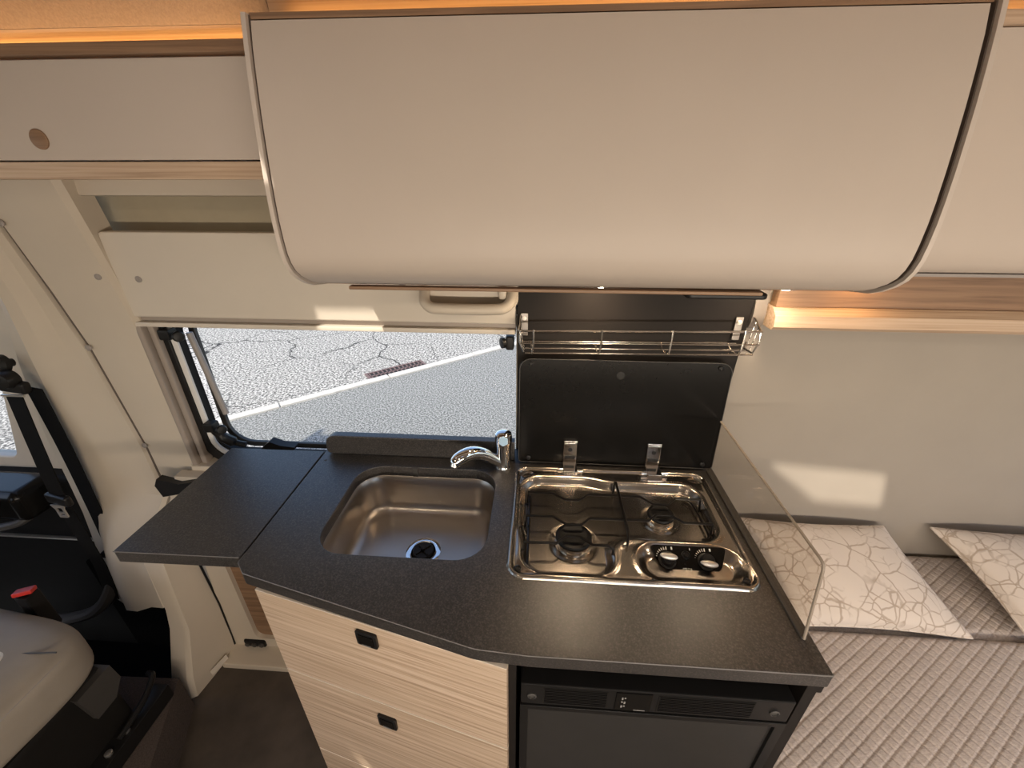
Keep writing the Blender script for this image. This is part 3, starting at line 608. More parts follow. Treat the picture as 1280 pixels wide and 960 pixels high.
part('printed_symbol', xf(join(box(-0.018, -0.0165, -0.019, -0.0165, .0013, .0015), box(-0.0135, -0.0125, -0.021, -0.0165, .0013, .0015), box(-0.0155, -0.0105, -0.0175, -0.0165, .0013, .0015), box(-0.009, -0.006, -0.0175, -0.0168, .0013, .0015), box(-0.009, -0.006, -0.021, -0.0202, .0013, .0015), box(-0.005, -0.002, -0.0192, -0.0185, .0013, .0015), box(-0.003, -0.0022, -0.021, -0.0165, .0013, .0015), box(0.001, 0.0022, 0.0175, 0.022, .0013, .0015)), CM), 'white_mark', cpn, kind='stuff')
# lid and hinges
LM = Matrix.Translation((0, 0.862, 0.906)) @ Matrix.Rotation(R(-4.2), 4, 'X')
lid = part('lid', xf(xf(plate(rrect(-0.040, 0.446, 0.0, 0.281, (0.008, 0.008, 0.028, 0.028)), [], 0, 0.006, 0.0012), XZ), LM), 'black_gloss', hb, 'raised black tempered glass lid')
part('lid_rim', xf(tube([(x, -0.001, z) for x, z in rrect(-0.0385, 0.4445, 0.0015, 0.2795, (0.008, 0.008, 0.027, 0.027))], 0.0009, 6, True), LM), 'dark_grey_plastic', lid)
for sx, sz in ((-0.012, 0.268), (0.418, 0.268), (-0.014, 0.014), (0.420, 0.014)):
    part('lid_screw', xf(lathe_dir([(0.0058, 0), (0.0058, 0.003), (0.0035, 0.004), (0.0025, 0.003), (0.0004, 0.003)], (sx, 0, sz), (0, -1, 0), 16), LM), 'black_plastic', lid)
part('lid_hole', xf(lathe_dir([(0.010, 0), (0.010, 0.001), (0.008, 0.0015), (0.0075, 0.0005), (0.0005, 0.0005)], (0.196, 0, 0.243), (0, -1, 0), 20), LM), 'black_matt', lid)
for hx in (0.0905, 0.296):
    h = part('hinge', xf(join(box(hx - 0.0165, hx + 0.0165, -0.006, 0.0, 0.004, 0.068, 0.0012), box(hx - 0.014, hx + 0.014, -0.012, -0.004, 0.060, 0.066, 0.001)), LM), 'chrome', hb, 'chrome lid hinge')
    part('hinge_foot', box(hx - 0.0175, hx + 0.0175, 0.818, 0.860, CT + 0.0005, CT + 0.014, 0.0015), 'chrome', h)
    part('hinge_barrel', tube([(hx - 0.031, 0.832, CT + 0.007), (hx + 0.031, 0.832, CT + 0.007)], 0.006, 12), 'chrome', h)
    part('hinge_screw', xf(lathe_dir([(0.0055, 0), (0.0055, 0.0015), (0.003, 0.002), (0.0004, 0.001)], (hx, -0.0065, 0.045), (0, -1, 0), 14), LM), 'black_plastic', h)
    part('hinge_slot', xf(box(hx - 0.013, hx + 0.013, -0.0075, -0.005, 0.018, 0.027, 0.0008), LM), 'black_plastic', h)

# ---- glass splash guard
gg = thing('splash_guard', 'clear glass splash guard with chamfered corner right of the hob', 'splash guard', (0.437, 0.68, CT))
gprof = round_poly([(0.437, CT + 0.001), (0.460, 1.042), (0.8595, 1.046), (0.8595, CT + 0.001)], [0, 0.014, 0, 0])
part('sheet', xf(plate(gprof, [], 0, 0.004), Matrix.Translation((0.435, 0, 0)) @ YZ), 'guard_glass', gg)
part('polished_edge', tube([(0.437, y, z) for y, z in gprof if z > CT + 0.0005 and y < 0.859] + [(0.437, 0.8595, 1.046)], 0.0023, 8), 'glass_edge', gg, 'brownish polished glass edge')
part('seat_strip', box(0.4325, 0.4415, 0.437, 0.8595, CT + 0.0002, CT + 0.004, 0.001), 'dark_grey_plastic', gg)

# ---- wire spice rack on the splashback
rk = thing('wire_rack', 'chrome wire spice rack hanging on the black splashback', 'rack', (0.20, 0.88, 1.20))
yf, yb = 0.852, 0.902
def rw(nm, pts, r=0.0021): return part(nm, tube(pts, r, 8), 'wire_chrome', rk)
rw('top_rail', [(-0.040, yb, 1.262), (-0.0405, yf + 0.006, 1.262), (-0.036, yf, 1.262), (0.470, yf, 1.271)], 0.0026)
rw('front_rail', [(-0.036, yf, 1.234), (0.470, yf, 1.242)])
rw('front_rail', [(-0.026, yf, 1.211), (0.462, yf, 1.219)])
rw('bottom_rail', [(-0.028, 0.880, 1.2115), (0.462, 0.880, 1.2185)])
rw('bottom_rail', [(-0.034, yb, 1.220), (0.446, yb, 1.227)])
for ux in (-0.008, 0.138, 0.286, 0.434):
    dz = 0.018 * (ux + 0.036) / 0.5 * 0.5
    rw('upright_wire', smooth_path([(ux, yf - 0.003, 1.266 + dz), (ux, yf - 0.004, 1.235 + dz), (ux - 0.002, yf - 0.003, 1.212 + dz), (ux - 0.002, yf + 0.008, 1.207 + dz), (ux - 0.004, 0.885, 1.209 + dz), (ux - 0.006, yb - 0.002, 1.218 + dz)], 3))
for ex, s in ((-0.038, 0), (0.468, 0.008)):
    rw('end_wire', ([(ex, yb - 0.003, 1.284 + s), (ex, yf + 0.002, 1.262 + s), (ex, yf, 1.236 + s), (ex + (0.008 if ex < 0 else -0.006), yf + 0.002, 1.214 + s), (ex + (0.01 if ex < 0 else -0.01), 0.885, 1.213 + s), (ex, yb, 1.222 + s)]))
    for q in range(2): rw('end_wire', [(ex, yf + 0.016 + 0.016 * q, 1.268 + s + 0.007 * q), (ex + (0.006 if ex < 0 else -0.006), yf + 0.016 + 0.016 * q, 1.214 + s)], 0.0014)
for bxx in (-0.030, 0.440):
    b = part('bracket', box(bxx - 0.008, bxx + 0.008, yb - 0.005, yb - 0.0004, 1.236, 1.288, 0.0012), 'bracket_metal', rk, 'flat chrome mounting bracket')
    part('bracket_screw', lathe_dir([(0.005, 0), (0.005, 0.002), (0.002, 0.003)], (bxx, yb - 0.005, 1.277), (0, -1, 0), 12), 'white_plastic', b)

# ---- drawer cabinet (its front runs at an angle, as the worktop edge does)
A = Vector((-0.515, 0.489, 0)); Bq = Vector((-0.033, 0.379, 0)); dv = Bq - A; WDT = dv.length; az = math.atan2(dv.y, dv.x)
dc_ = thing('drawer_cabinet', 'light oak drawer cabinet under the sink with black push latches', 'cabinet', (A.x, A.y, 0.0), az)
part('carcass', loft([[(-0.505, 0.508, z), (-0.036, 0.400, z), (-0.036, 0.84, z), (-0.505, 0.84, z)] for z in (0.06, 0.735)]), 'wood_light', dc_)
part('side_panel', box(-0.515, -0.503, 0.508, 0.84, 0.06, 0.869), 'wood_light', dc_)
part('plinth', box(0.02, WDT - 0.02, 0.03, 0.06, 0.0, 0.06), 'black_matt', dc_, local=True)
for z0, z1, latched in ((0.622, 0.868, True), (0.286, 0.617, True), (0.065, 0.281, False)):
    d = part('drawer', box(0.0, WDT, 0.0, 0.018, z0, z1 - 0.002, 0.0012), 'wood_light', dc_, local=True)
    part('edge_band', box(0.0, WDT, 0.0004, 0.018, z1 - 0.0018, z1, 0.0003), 'edge_band', d, 'pale edge band', local=True)
    if latched:
        lx = 0.238; lz = z1 - (0.036 if z1 > 0.8 else 0.058)
        l = part('latch', xf(plate(rrect(-0.021, 0.021, -0.0185, 0.0185, 0.004), [], -0.006, 0.0, 0.0015), Matrix.Translation((lx, 0, lz)) @ XZ), 'black_plastic', d, 'black rectangular push latch', local=True)
        part('latch_button', xf(plate(rrect(-0.015, 0.015, -0.012, 0.012, 0.002), [], -0.0078, -0.004, 0.0008), Matrix.Translation((lx, 0, lz)) @ XZ), 'black_gloss', l, local=True)
        part('latch_lip', box(lx - 0.009, lx + 0.009, -0.0088, -0.0075, lz - 0.0125, lz - 0.0105), 'grey_mark', l, local=True)
# ---- fridge and its housing
fh = thing('fridge_housing', 'black cabinet housing around the fridge under the hob', 'cabinet', (0.21, 0.64, 0.0))
part('side_panel', box(0.432, 0.450, 0.392, 0.92, 0.02, 0.8695, 0.001), 'black_board', fh)
part('side_panel', box(-0.031, -0.018, 0.386, 0.92, 0.02, 0.8695, 0.001), 'black_board', fh)
part('top_rail', box(-0.017, 0.431, 0.41, 0.45, 0.848, 0.8695), 'black_board', fh)
part('edge_batten', box(0.4505, 0.460, 0.394, 0.92, 0.835, 0.869, 0.002), 'black_board', fh)
part('base', box(-0.017, 0.431, 0.42, 0.90, 0.02, 0.06), 'black_board', fh)
fr = thing('refrigerator', 'compact black compressor fridge with grey-black door', 'refrigerator', (0.205, 0.62, 0.06))
part('body', box(-0.012, 0.420, 0.43, 0.90, 0.062, 0.840, 0.004), 'black_plastic', fr)
ff = 0.374
part('vent_panel', box(-0.010, 0.411, ff, 0.435, 0.786, 0.842, 0.003), 'black_plastic', fr)
vp = fr.children[-1] if fr.children else fr
def grille(x0, x1):
    g = part('grille', box(x0, x1, ff - 0.0008, ff + 0.002, 0.793, 0.835), 'black_matt', fr)
    for q in range(9):
        z = 0.7965 + 0.0044 * q; part('grille_slat', box(x0 + 0.002, x1 - 0.002, ff - 0.0025, ff, z, z + 0.0018), 'black_plastic', g)
grille(0.026, 0.128); grille(0.206, 0.352)
cpl = part('control_display', box(0.140, 0.196, ff - 0.002, ff + 0.002, 0.791, 0.838, 0.001), 'black_gloss', fr, 'glossy black control display')
for q in range(3): part('display_symbol', join(*[box(0.149 + 0.004 * j, 0.1515 + 0.004 * j, ff - 0.0026, ff - 0.0021, 0.800 + 0.011 * q + 0.003 * ((j + q) % 2), 0.806 + 0.011 * q) for j in range(2)]), 'grey_mark', cpl)
part('display_line', box(0.170, 0.188, ff - 0.0026, ff - 0.0021, 0.7945, 0.7957), 'grey_mark', cpl)
for sx in (0.008, 0.385): part('lock_knob', lathe_dir([(0.0075, 0), (0.0075, 0.002), (0.0055, 0.003), (0.005, 0.001), (0.0005, 0.001)], (sx, ff, 0.812), (0, -1, 0), 18), 'dark_grey_plastic', fr)
dd = part('door', box(-0.008, 0.409, ff + 0.004, 0.43, 0.075, 0.778, 0.006), 'fridge_door', fr, 'satin grey-black fridge door')
part('door_frame', xf(plate([(-0.011, 0.070), (0.412, 0.070), (0.412, 0.783), (-0.011, 0.783)], [[(0.002, 0.084), (0.396, 0.084), (0.396, 0.772), (0.002, 0.772)]], 0, 0.006, 0.001), Matrix.Translation((0, ff - 0.001, 0)) @ XZ), 'black_plastic', dd)

# ================================================================== OVERHEAD CABINETS
prof = [(0.679, 1.754), (0.670, 1.716), (0.662, 1.678), (0.655, 1.640), (0.649, 1.601), (0.644, 1.565), (0.640, 1.529), (0.638, 1.50), (0.638, 1.473), (0.6395, 1.452), (0.644, 1.436), (0.653, 1.421), (0.667, 1.409), (0.688, 1.397), (0.711, 1.388), (0.76, 1.380), (0.83, 1.376)]
def offs(p, d):
    out = []
    for i in range(len(p)):
        a = Vector(p[max(i - 1, 0)]); b = Vector(p[min(i + 1, len(p) - 1)]); t = (b - a).normalized(); nrm = Vector((-t.y, t.x))
        out.append((p[i][0] + nrm.x * d, p[i][1] + nrm.y * d))
    return out
XL, XR = -0.403, 0.548
oc = thing('overhead_cabinet', 'large greige overhead cabinet with curved front above the hob', 'cabinet', (0.07, 0.76, 1.37))
side = [(y, z) for y, z in prof] + [(0.90, 1.374), (0.90, 1.757)]
for s0, s1 in ((XL, XL + 0.0065), (XR - 0.0065, XR)):
    part('side_panel', loft([[(x, y, z) for y, z in side] for x in (s0, s1)]), 'greige_edge', oc, 'pale edged curved side panel')
inn = offs(prof, 0.004); inn2 = offs(prof, 0.020)
nfl = 15
dprof = inn[0:nfl + 1]; dback = inn2[0:nfl + 1]
dprof = [(y, min(z, 1.746)) for y, z in dprof]; dback = [(y, min(z, 1.746)) for y, z in dback]
part('door', loft([[(x, y, z) for y, z in dprof + dback[::-1]] for x in (XL + 0.0098, XR - 0.0150)]), 'greige', oc, ang=30)
for s0, s1 in ((XL + 0.0067, XL + 0.0080), (XR - 0.0085, XR - 0.0067)):
    part('door_seal', loft([[(x, y, z) for y, z in offs(prof, 0.006)[:16] + offs(prof, 0.032)[:16][::-1]] for x in (s0, s1)]), 'shadow_gap', oc, 'dark seal along the door gap')
part('top_board', box(XL + 0.0067, XR - 0.0067, 0.687, 0.895, 1.7485, 1.7555), 'wood_brown', oc, 'brown wooden top board edge')
part('inner_liner', loft([[(x, y, z) for y, z in offs(prof, 0.034)[:16] + [(0.89, 1.40), (0.89, 1.74)]] for x in (XL + 0.0067, XR - 0.0067)]), 'shadow_gap', oc, 'dark inner lining seen in the door gap')
part('bottom_board', loft([[(x, y, z) for y, z in ((0.745, 1.3835), (0.90, 1.374), (0.90, 1.386), (0.75, 1.394))] for x in (XL + 0.0067, XR - 0.0067)]), 'wood_brown', oc)
part('handle_strip', box(-0.345, 0.385, 0.728, 0.744, 1.3765, 1.3830, 0.002), 'wood_brown', oc, 'brown-grey finger pull strip')
for k, (lx, ly, e) in enumerate(((0.12, 0.815, 8), (0.46, 0.815, 8))):
    t = thing('spotlight', ('round warm spotlight under the curved cabinet near the tap', 'round warm spotlight under the curved cabinet near the bed')[k], 'lamp', (lx, ly, 1.3715), 0, 'spotlights under the curved cabinet')
    part('bezel', lathe([(0.030, 0.008), (0.030, 0.002), (0.026, 0.0), (0.023, 0.004)], (lx, ly, 1.3715), 28, False), 'chrome', t)
    part('lens', lathe([(0.023, 0.004), (0.023, 0.006)], (lx, ly, 1.3715), 28), 'led_white', t)
    ld = bpy.data.lights.new('spot_glow', 'AREA'); ld.shape = 'DISK'; ld.size = 0.045; ld.energy = 0.8 if k == 0 else 0.35; ld.color = (1.0, 0.72, 0.45)
    lo = bpy.data.objects.new('spot_glow', ld); C.objects.link(lo); lo.parent = t; lo.location = (0, 0, -0.003)
bl = thing('cabinet_lamp', 'flat black lamp housing under the right end of the curved cabinet', 'lamp', (0.33, 0.74, 1.36))
part('housing', xf(plate(rrect(0.262, 0.405, 0.742, 0.83, 0.012), [], 1.366, 1.3755, 0.003), Matrix.Identity(4)), 'black_plastic', bl)
part('diffuser', box(0.28, 0.39, 0.76, 0.81, 1.364, 1.3665), 'white_plastic', bl)
# grey end piece beside the splashback
solo('end_bracket', loft([[(x, y, z) for y, z in ((0.905, 1.37), (0.895, 1.30), (0.897, 1.275), (0.905, 1.262), (0.925, 1.262), (0.925, 1.37))] for x in (0.464, 0.490)]), 'bracket_grey', 'grey moulded end piece beside the black splashback top', 'bracket')

# left overhead cabinet
ol = thing('overhead_cabinet', 'shallow greige overhead cabinet with round wooden push button', 'cabinet', (-1.2, 0.82, 1.556))
part('door', box(-1.9, -0.408, 0.740, 0.758, 1.585, 1.722, 0.002), 'greige', ol)
part('bottom_rail', box(-1.9, -0.408, 0.734, 0.90, 1.556, 1.583, 0.002), 'wood_warm', ol, 'light wooden bottom rail')
part('carcass', box(-1.9, -0.408, 0.7585, 0.797, 1.585, 1.737), 'greige_edge', ol)
part('top_rail', box(-1.9, -0.408, 0.730, 0.748, 1.7245, 1.740, 0.002), 'wood_brown', ol, 'brown wooden top rail')
part('push_button', lathe_dir([(0.0150, 0), (0.0150, 0.0025), (0.0135, 0.0035), (0.0004, 0.0035)], (-0.832, 0.740, 1.616), (0, -1, 0), 32), 'wood_brown', ol, 'round wooden push button')
# right overhead cabinet over the bed
orr = thing('overhead_cabinet', 'greige overhead cabinet above the bed right of the curved cabinet', 'cabinet', (1.4, 0.82, 1.40))
rp = [(0.745, 1.738), (0.742, 1.65), (0.740, 1.55), (0.740, 1.475), (0.743, 1.45), (0.750, 1.430), (0.760, 1.418), (0.772, 1.412)]
part('door', loft([[(x, y, z) for y, z in rp + [(y + 0.014, z + 0.004) for y, z in rp[::-1]]] for x in (0.552, 2.28)]), 'greige', orr, ang=30)
part('carcass', box(0.552, 2.28, 0.79, 0.90, 1.412, 1.735), 'greige_edge', orr)
part('edge_strip', box(0.552, 2.28, 0.775, 0.80, 1.4035, 1.4095, 0.001), 'grey_plastic', orr)
part('top_rail', box(0.552, 2.28, 0.738, 0.756, 1.7395, 1.7560, 0.002), 'wood_warm', orr, 'wooden top rail glowing orange')
struct('trim_10', box(0.50, 2.28, 0.885, 0.91, 1.315, 1.402, 0.001), 'wood_brown', 'dark wooden board under the cabinet above the bed', 'trim')
struct('trim_11', loft([[(x, y, z) for y, z in ((0.90, 1.315), (0.880, 1.316), (0.862, 1.303), (0.858, 1.28), (0.866, 1.272), (0.93, 1.272), (0.93, 1.315))] for x in (0.492, 2.28)]), 'wood_warm', 'wooden ledge along the wall above the bed', 'trim')
rl = thing('reading_lamp', 'small warm lamp under the cabinet lighting the wooden ledge', 'lamp', (0.64, 0.845, 1.3965))
part('bezel', lathe([(0.028, 0.014), (0.028, 0.004), (0.024, 0.0), (0.021, 0.004)], (0.64, 0.845, 1.3965), 28, False), 'chrome', rl)
part('lens', lathe([(0.021, 0.004), (0.021, 0.006)], (0.64, 0.845, 1.3965), 28), 'led_warm', rl)
ld = bpy.data.lights.new('reading_glow', 'AREA'); ld.shape = 'DISK'; ld.size = 0.04; ld.energy = 0.09; ld.color = (1.0, 0.55, 0.2)
lo = bpy.data.objects.new('reading_glow', ld); C.objects.link(lo); lo.parent = rl; lo.location = (0, 0, -0.003); lo.rotation_euler = (R(35), 0, 0)

# hidden warm light strips in the cove
for nm, x0, x1, y0, z0, lab, pw in (('light_strip', -1.9, -0.44, 0.790, 1.738, 'warm light strip hidden behind the rail of the left cabinet', 7.0), ('light_strip', -0.39, 0.53, 0.782, 1.757, 'warm light strip on top of the large curved cabinet', 5.0), ('light_strip', 0.57, 2.2, 0.782, 1.7365, 'warm light strip hidden above the cabinet over the bed', 8.0)):
    t = thing(nm, lab, 'light strip', ((x0 + x1) / 2, y0, z0))
    part('profile', box(x0, x1, y0 - 0.008, y0 + 0.008, z0, z0 + 0.006), 'aluminium', t)
    part('diffuser', box(x0, x1, y0 - 0.006, y0 + 0.006, z0 + 0.006, z0 + 0.009, 0.001), 'led_warm', t)

# added fill lights, unseen: ceiling lamps and a long lamp behind the photographer
for k, (lx, ly, where) in enumerate(((-0.75, -0.45, 'nearest the cab'), (0.35, -0.45, 'behind the photographer'), (1.45, 0.0, 'over the bed'))):
    t = thing('ceiling_fill', 'unseen round warm ceiling lamp added as fill ' + where, 'lamp', (lx, ly, 1.895), 0, 'added ceiling fill lamps along the van')
    part('housing', lathe([(0.075, 0.024), (0.075, 0.004), (0.068, 0.0), (0.062, 0.003)], (lx, ly, 1.895), 32, False), 'white_plastic', t)
    part('diffuser', lathe([(0.062, 0.003), (0.062, 0.005)], (lx, ly, 1.895), 32), 'led_white', t)
    ld = bpy.data.lights.new('ceiling_fill_glow', 'AREA'); ld.shape = 'DISK'; ld.size = 0.12; ld.energy = CEIL_FILL_W[k]; ld.color = (1.0, 0.86, 0.71)
    lo = bpy.data.objects.new('ceiling_fill_glow', ld); C.objects.link(lo); lo.parent = t; lo.location = (0, 0, -0.004)
t = thing('wall_fill', 'long warm fill light added behind the photographer', 'lamp', (0.65, -0.95, 0.98))  # largest interior source, added as fill
part('housing', box(-0.65, 1.95, -0.969, -0.95, 0.965, 1.035, 0.004), 'white_plastic', t)
part('diffuser', box(-0.64, 1.94, -0.950, -0.946, 0.972, 1.028, 0.001), 'fill_soft', t)
ld = bpy.data.lights.new('wall_fill_glow', 'AREA'); ld.shape = 'RECTANGLE'; ld.size = 2.56; ld.size_y = 0.05; ld.energy = WALL_FILL_W; ld.color = (1.0, 0.86, 0.71)
lo = bpy.data.objects.new('wall_fill_glow', ld); C.objects.link(lo); lo.parent = t; lo.location = (0.0, 0.008, 0.02); lo.rotation_euler = (R(90), 0, 0)

# ================================================================== BED
BZ = 0.55
qa = R(32)
def quilt_h(x, y, p=0.0195):
    u = (x * math.cos(qa) + y * math.sin(qa)) / p; v = (-x * math.sin(qa) + y * math.cos(qa)) / p
    du = abs(u - round(u)); dv_ = abs(v - round(v))
    puck = 0.0003 * math.sin(2 * math.pi * (u * 3.1 + 0.35 * math.sin(v * 5.1) + 0.2 * math.sin(u * 1.7))) * (0.5 - dv_) * 2
    return -0.0019 * math.exp(-(dv_ / 0.095) ** 2) - 0.0019 * math.exp(-(du / 0.09) ** 2) + puck
def mattress(nm, x0, x1, y0, y1, z0, z1, label, nu, nv, p=0.0195):
    def f(u, v):
        x = x0 + (x1 - x0) * u; y = y0 + (y1 - y0) * v
        e = min(x - x0, x1 - x, y - y0, y1 - y); rd = 0.022
        dz = -(rd - math.sqrt(max(0, rd * rd - (rd - e) ** 2))) if e < rd else 0
        return (x, y, z1 + dz + quilt_h(x, y, p))
    V, F = gridf(f, nu, nv)
    idx = [i for i in range(nu + 1)] + [j * (nu + 1) + nu for j in range(1, nv + 1)] + [nv * (nu + 1) + i for i in range(nu - 1, -1, -1)] + [j * (nu + 1) for j in range(nv - 1, 0, -1)]
    o = len(V); V = list(V) + [Vector((V[i].x, V[i].y, z0)) for i in idx]
    n = len(idx); F = F + [[idx[k], idx[(k + 1) % n], o + (k + 1) % n, o + k] for k in range(n)] + [[o + k for k in range(n)]]
    return V, F
solo('mattress', mattress('m', 0.475, 1.62, 0.02, 0.706, 0.40, BZ, '', 620, 374), 'quilt_fabric', 'large quilted greige mattress beside the kitchen block', 'mattress', ang=80)
solo('mattress', mattress('m', 0.475, 1.62, 0.710, 0.968, 0.40, BZ - 0.006, '', 560, 130), 'quilt_fabric', 'narrow quilted cushion strip along the wall under the pillows', 'mattress', ang=80)
solo('bed_base', box(0.475, 2.25, 0.02, 0.965, 0.0, 0.398, 0.004), 'wood_light', 'wooden bed box under the quilted mattress', 'bed')
solo('mattress', mattress('m', 1.625, 2.25, 0.02, 0.965, 0.40, BZ, '', 80, 120), 'quilt_fabric', 'far quilted mattress section towards the rear doors', 'mattress', ang=80)

def pillow(label, c0, c1, c2, c3, th, seed, nu=60, nv=60):
    c = [Vector(p) for p in (c0, c1, c2, c3)]
    rnd = random.Random(seed); ph = [rnd.uniform(0, 6.28) for _ in range(6)]
    nrm = ((c[1] - c[0]).cross(c[3] - c[0])).normalized()
    if nrm.z < 0: nrm = -nrm
    def base(u, v):
        # edges bow inward between the pointed corners
        bu = u + 0.035 * (0.5 - u) * 2 * math.sin(math.pi * v) * (abs(0.5 - u) * 2) ** 1.5
        bv = v + 0.03 * (0.5 - v) * 2 * math.sin(math.pi * u) * (abs(0.5 - v) * 2) ** 1.5
        return (c[0] * (1 - bu) + c[1] * bu) * (1 - bv) + (c[3] * (1 - bu) + c[2] * bu) * bv
    def h(u, v):
        a = max(0.0, 1 - (2 * u - 1) ** 2); b = max(0.0, 1 - (2 * v - 1) ** 2)
        return th * (a * b) ** 0.42 * (1 + 0.06 * math.sin(5 * u + ph[0]) * math.sin(4 * v + ph[1]) + 0.03 * math.sin(11 * u + ph[2] + 5 * v)) 
    V1, F1 = gridf(lambda u, v: base(u, v) + nrm * (h(u, v) + 0.0015), nu, nv)
    V2, F2 = gridf(lambda u, v: base(u, v) - nrm * (h(u, v) * 0.30 + 0.0015), nu, nv)
    n1 = len(V1); F = F1 + [[i + n1 for i in f[::-1]] for f in F2]
    idx = [i for i in range(nu + 1)] + [j * (nu + 1) + nu for j in range(1, nv + 1)] + [nv * (nu + 1) + i for i in range(nu - 1, -1, -1)] + [j * (nu + 1) for j in range(nv - 1, 0, -1)]
    n = len(idx); F += [[idx[k], idx[(k + 1) % n], idx[(k + 1) % n] + n1, idx[k] + n1] for k in range(n)]
    t = thing('pillow', label, 'pillow', (float((c[0].x + c[2].x) / 2), float((c[0].y + c[2].y) / 2), BZ), 0, 'patterned pillows on the bed')
    part('cover', (V1 + V2, F), 'pillow_fabric', t, ang=60)
    ring = [base(u, v) for u, v in [(i / 30, 0) for i in range(30)] + [(1, i / 30) for i in range(30)] + [(1 - i / 30, 1) for i in range(30)] + [(0, 1 - i / 30) for i in range(30)]]
    part('seam_edge', tube(ring, 0.0034, 6, True), 'pillow_fabric', t)
    return t
pillow('cream pillow with crackle pattern leaning on the wall beside the glass guard', (0.66, 0.700, 0.560), (1.075, 0.695, 0.558), (1.005, 0.945, 0.665), (0.60, 0.945, 0.672), 0.050, 3)
pillow('cream pillow with crackle pattern at the right, further from the kitchen', (1.205, 0.690, 0.562), (1.60, 0.70, 0.56), (1.56, 0.945, 0.66), (1.135, 0.945, 0.668), 0.050, 9)

# ================================================================== CAB SEAT, BELT, STEP
cs = thing('car_seat', 'beige leather cab seat cushion with stitched seams', 'seat', (-1.3, 0.32, -0.2))
def sq(a, e): return math.copysign(abs(a) ** e, a)
def seat_surface(cx, cy, cz, ax, ay, azz, e1=0.42, e2=0.34, nu=72, nv=36):
    rings = []
    for j in range(1, nv):
        ph = -math.pi / 2 + math.pi * j / nv
        ring = []
        for i in range(nu):
            th = 2 * math.pi * i / nu
            x = ax * sq(math.cos(ph), e1) * sq(math.cos(th), e2); y = ay * sq(math.cos(ph), e1) * sq(math.sin(th), e2); z = azz * sq(math.sin(ph), e1)
            if z > 0:
                z -= 0.016 * math.exp(-((math.hypot(x / ax, y / ay) - 0.66) / 0.05) ** 2) * 0.5
            ring.append((cx + x, cy + y, cz + z))
        rings.append(ring)
    return loft(rings)
SX, SY, SZ = -1.425, 0.345, 0.492
ssf = seat_surface(SX, SY, SZ, 0.325, 0.285, 0.085)
part('cushion', xf(ssf, Matrix.Translation((SX, SY, SZ)) @ Matrix.Rotation(R(-6), 4, 'Z') @ Matrix.Translation((-SX, -SY, -SZ))), 'leather', cs, ang=80)
part('stitch_seam', tube([(-1.075 - 0.0 * t, 0.50 - 0.5 * t, 0.562) for t in [k / 12 for k in range(13)]], 0.0012, 6), 'grey_plastic', cs)
part('stitch_seam', tube(smooth_path([(-1.36, 0.505, 0.5705), (-1.22, 0.502, 0.5705), (-1.10, 0.515, 0.566)]), 0.0018, 6), 'dark_grey_plastic', cs)
part('stitch_seam', tube(smooth_path([(-1.22, 0.395, 0.5705), (-1.15, 0.390, 0.5705), (-1.08, 0.365, 0.566)]), 0.0018, 6), 'dark_grey_plastic', cs)
part('ring_emblem', tube([(-1.225 + 0.024 * math.cos(2 * math.pi * k / 32), 0.478 + 0.024 * math.sin(2 * math.pi * k / 32), 0.5715) for k in range(32)], 0.0035, 8, True), 'white_mark', cs, 'pale ring emblem on the cushion')
bkm = Matrix.Translation((-1.80, 0.335, 0.52)) @ Matrix.Rotation(R(-12), 4, 'Y')
part('backrest', xf(seat_surface(0, 0, 0.36, 0.085, 0.27, 0.37, 0.4, 0.45, 48, 30), bkm), 'leather', cs, ang=80)
part('headrest', xf(seat_surface(0.01, 0, 0.84, 0.05, 0.14, 0.09, 0.5, 0.5, 36, 20), bkm), 'leather', cs, ang=80)
for hy in (-0.06, 0.06): part('headrest_post', xf(tube([(0, hy, 0.66), (0.005, hy, 0.80)], 0.007, 10), bkm), 'chrome', cs)
part('seat_base', box(-1.66, -1.115, 0.02, 0.575, 0.152, 0.42, 0.02), 'black_matt', cs)
part('side_cover', loft([[(x, y, z) for y, z in ((0.49, 0.41), (0.575, 0.41), (0.58, 0.35), (0.55, 0.31), (0.50, 0.31))] for x in (-1.165, -1.10)]), 'dark_grey_plastic', cs)
part('seat_rail', box(-1.12, -1.07, -0.05, 0.64, 0.152, 0.205, 0.004), 'black_plastic', cs)
part('rail_lever', tube(smooth_path([(-1.09, 0.50, 0.21), (-1.09, 0.58, 0.225), (-1.11, 0.64, 0.235), (-1.14, 0.655, 0.225)]), 0.008, 8), 'black_plastic', cs)
for k in range(3): part('rail_bolt', lathe([(0.009, 0), (0.009, 0.006), (0.004, 0.008)], (-1.09, 0.42 + 0.05 * k, 0.205), 12), 'aluminium', cs)
bk = thing('belt_buckle', 'black seat belt buckle stalk with red release button', 'buckle', (-1.31, 0.63, 0.45))
part('stalk', xf(box(-0.018, 0.018, -0.018, 0.018, 0.0, 0.135, 0.006), Matrix.Translation((-1.318, 0.642, 0.45))), 'black_plastic', bk)
part('release_button', xf(box(-0.020, 0.020, -0.012, 0.012, 0, 0.012, 0.003), Matrix.Translation((-1.318, 0.640, 0.586)) @ Matrix.Rotation(R(25), 4, 'Z') @ Matrix.Rotation(R(-12), 4, 'X')), 'red_plastic', bk, 'red release button')

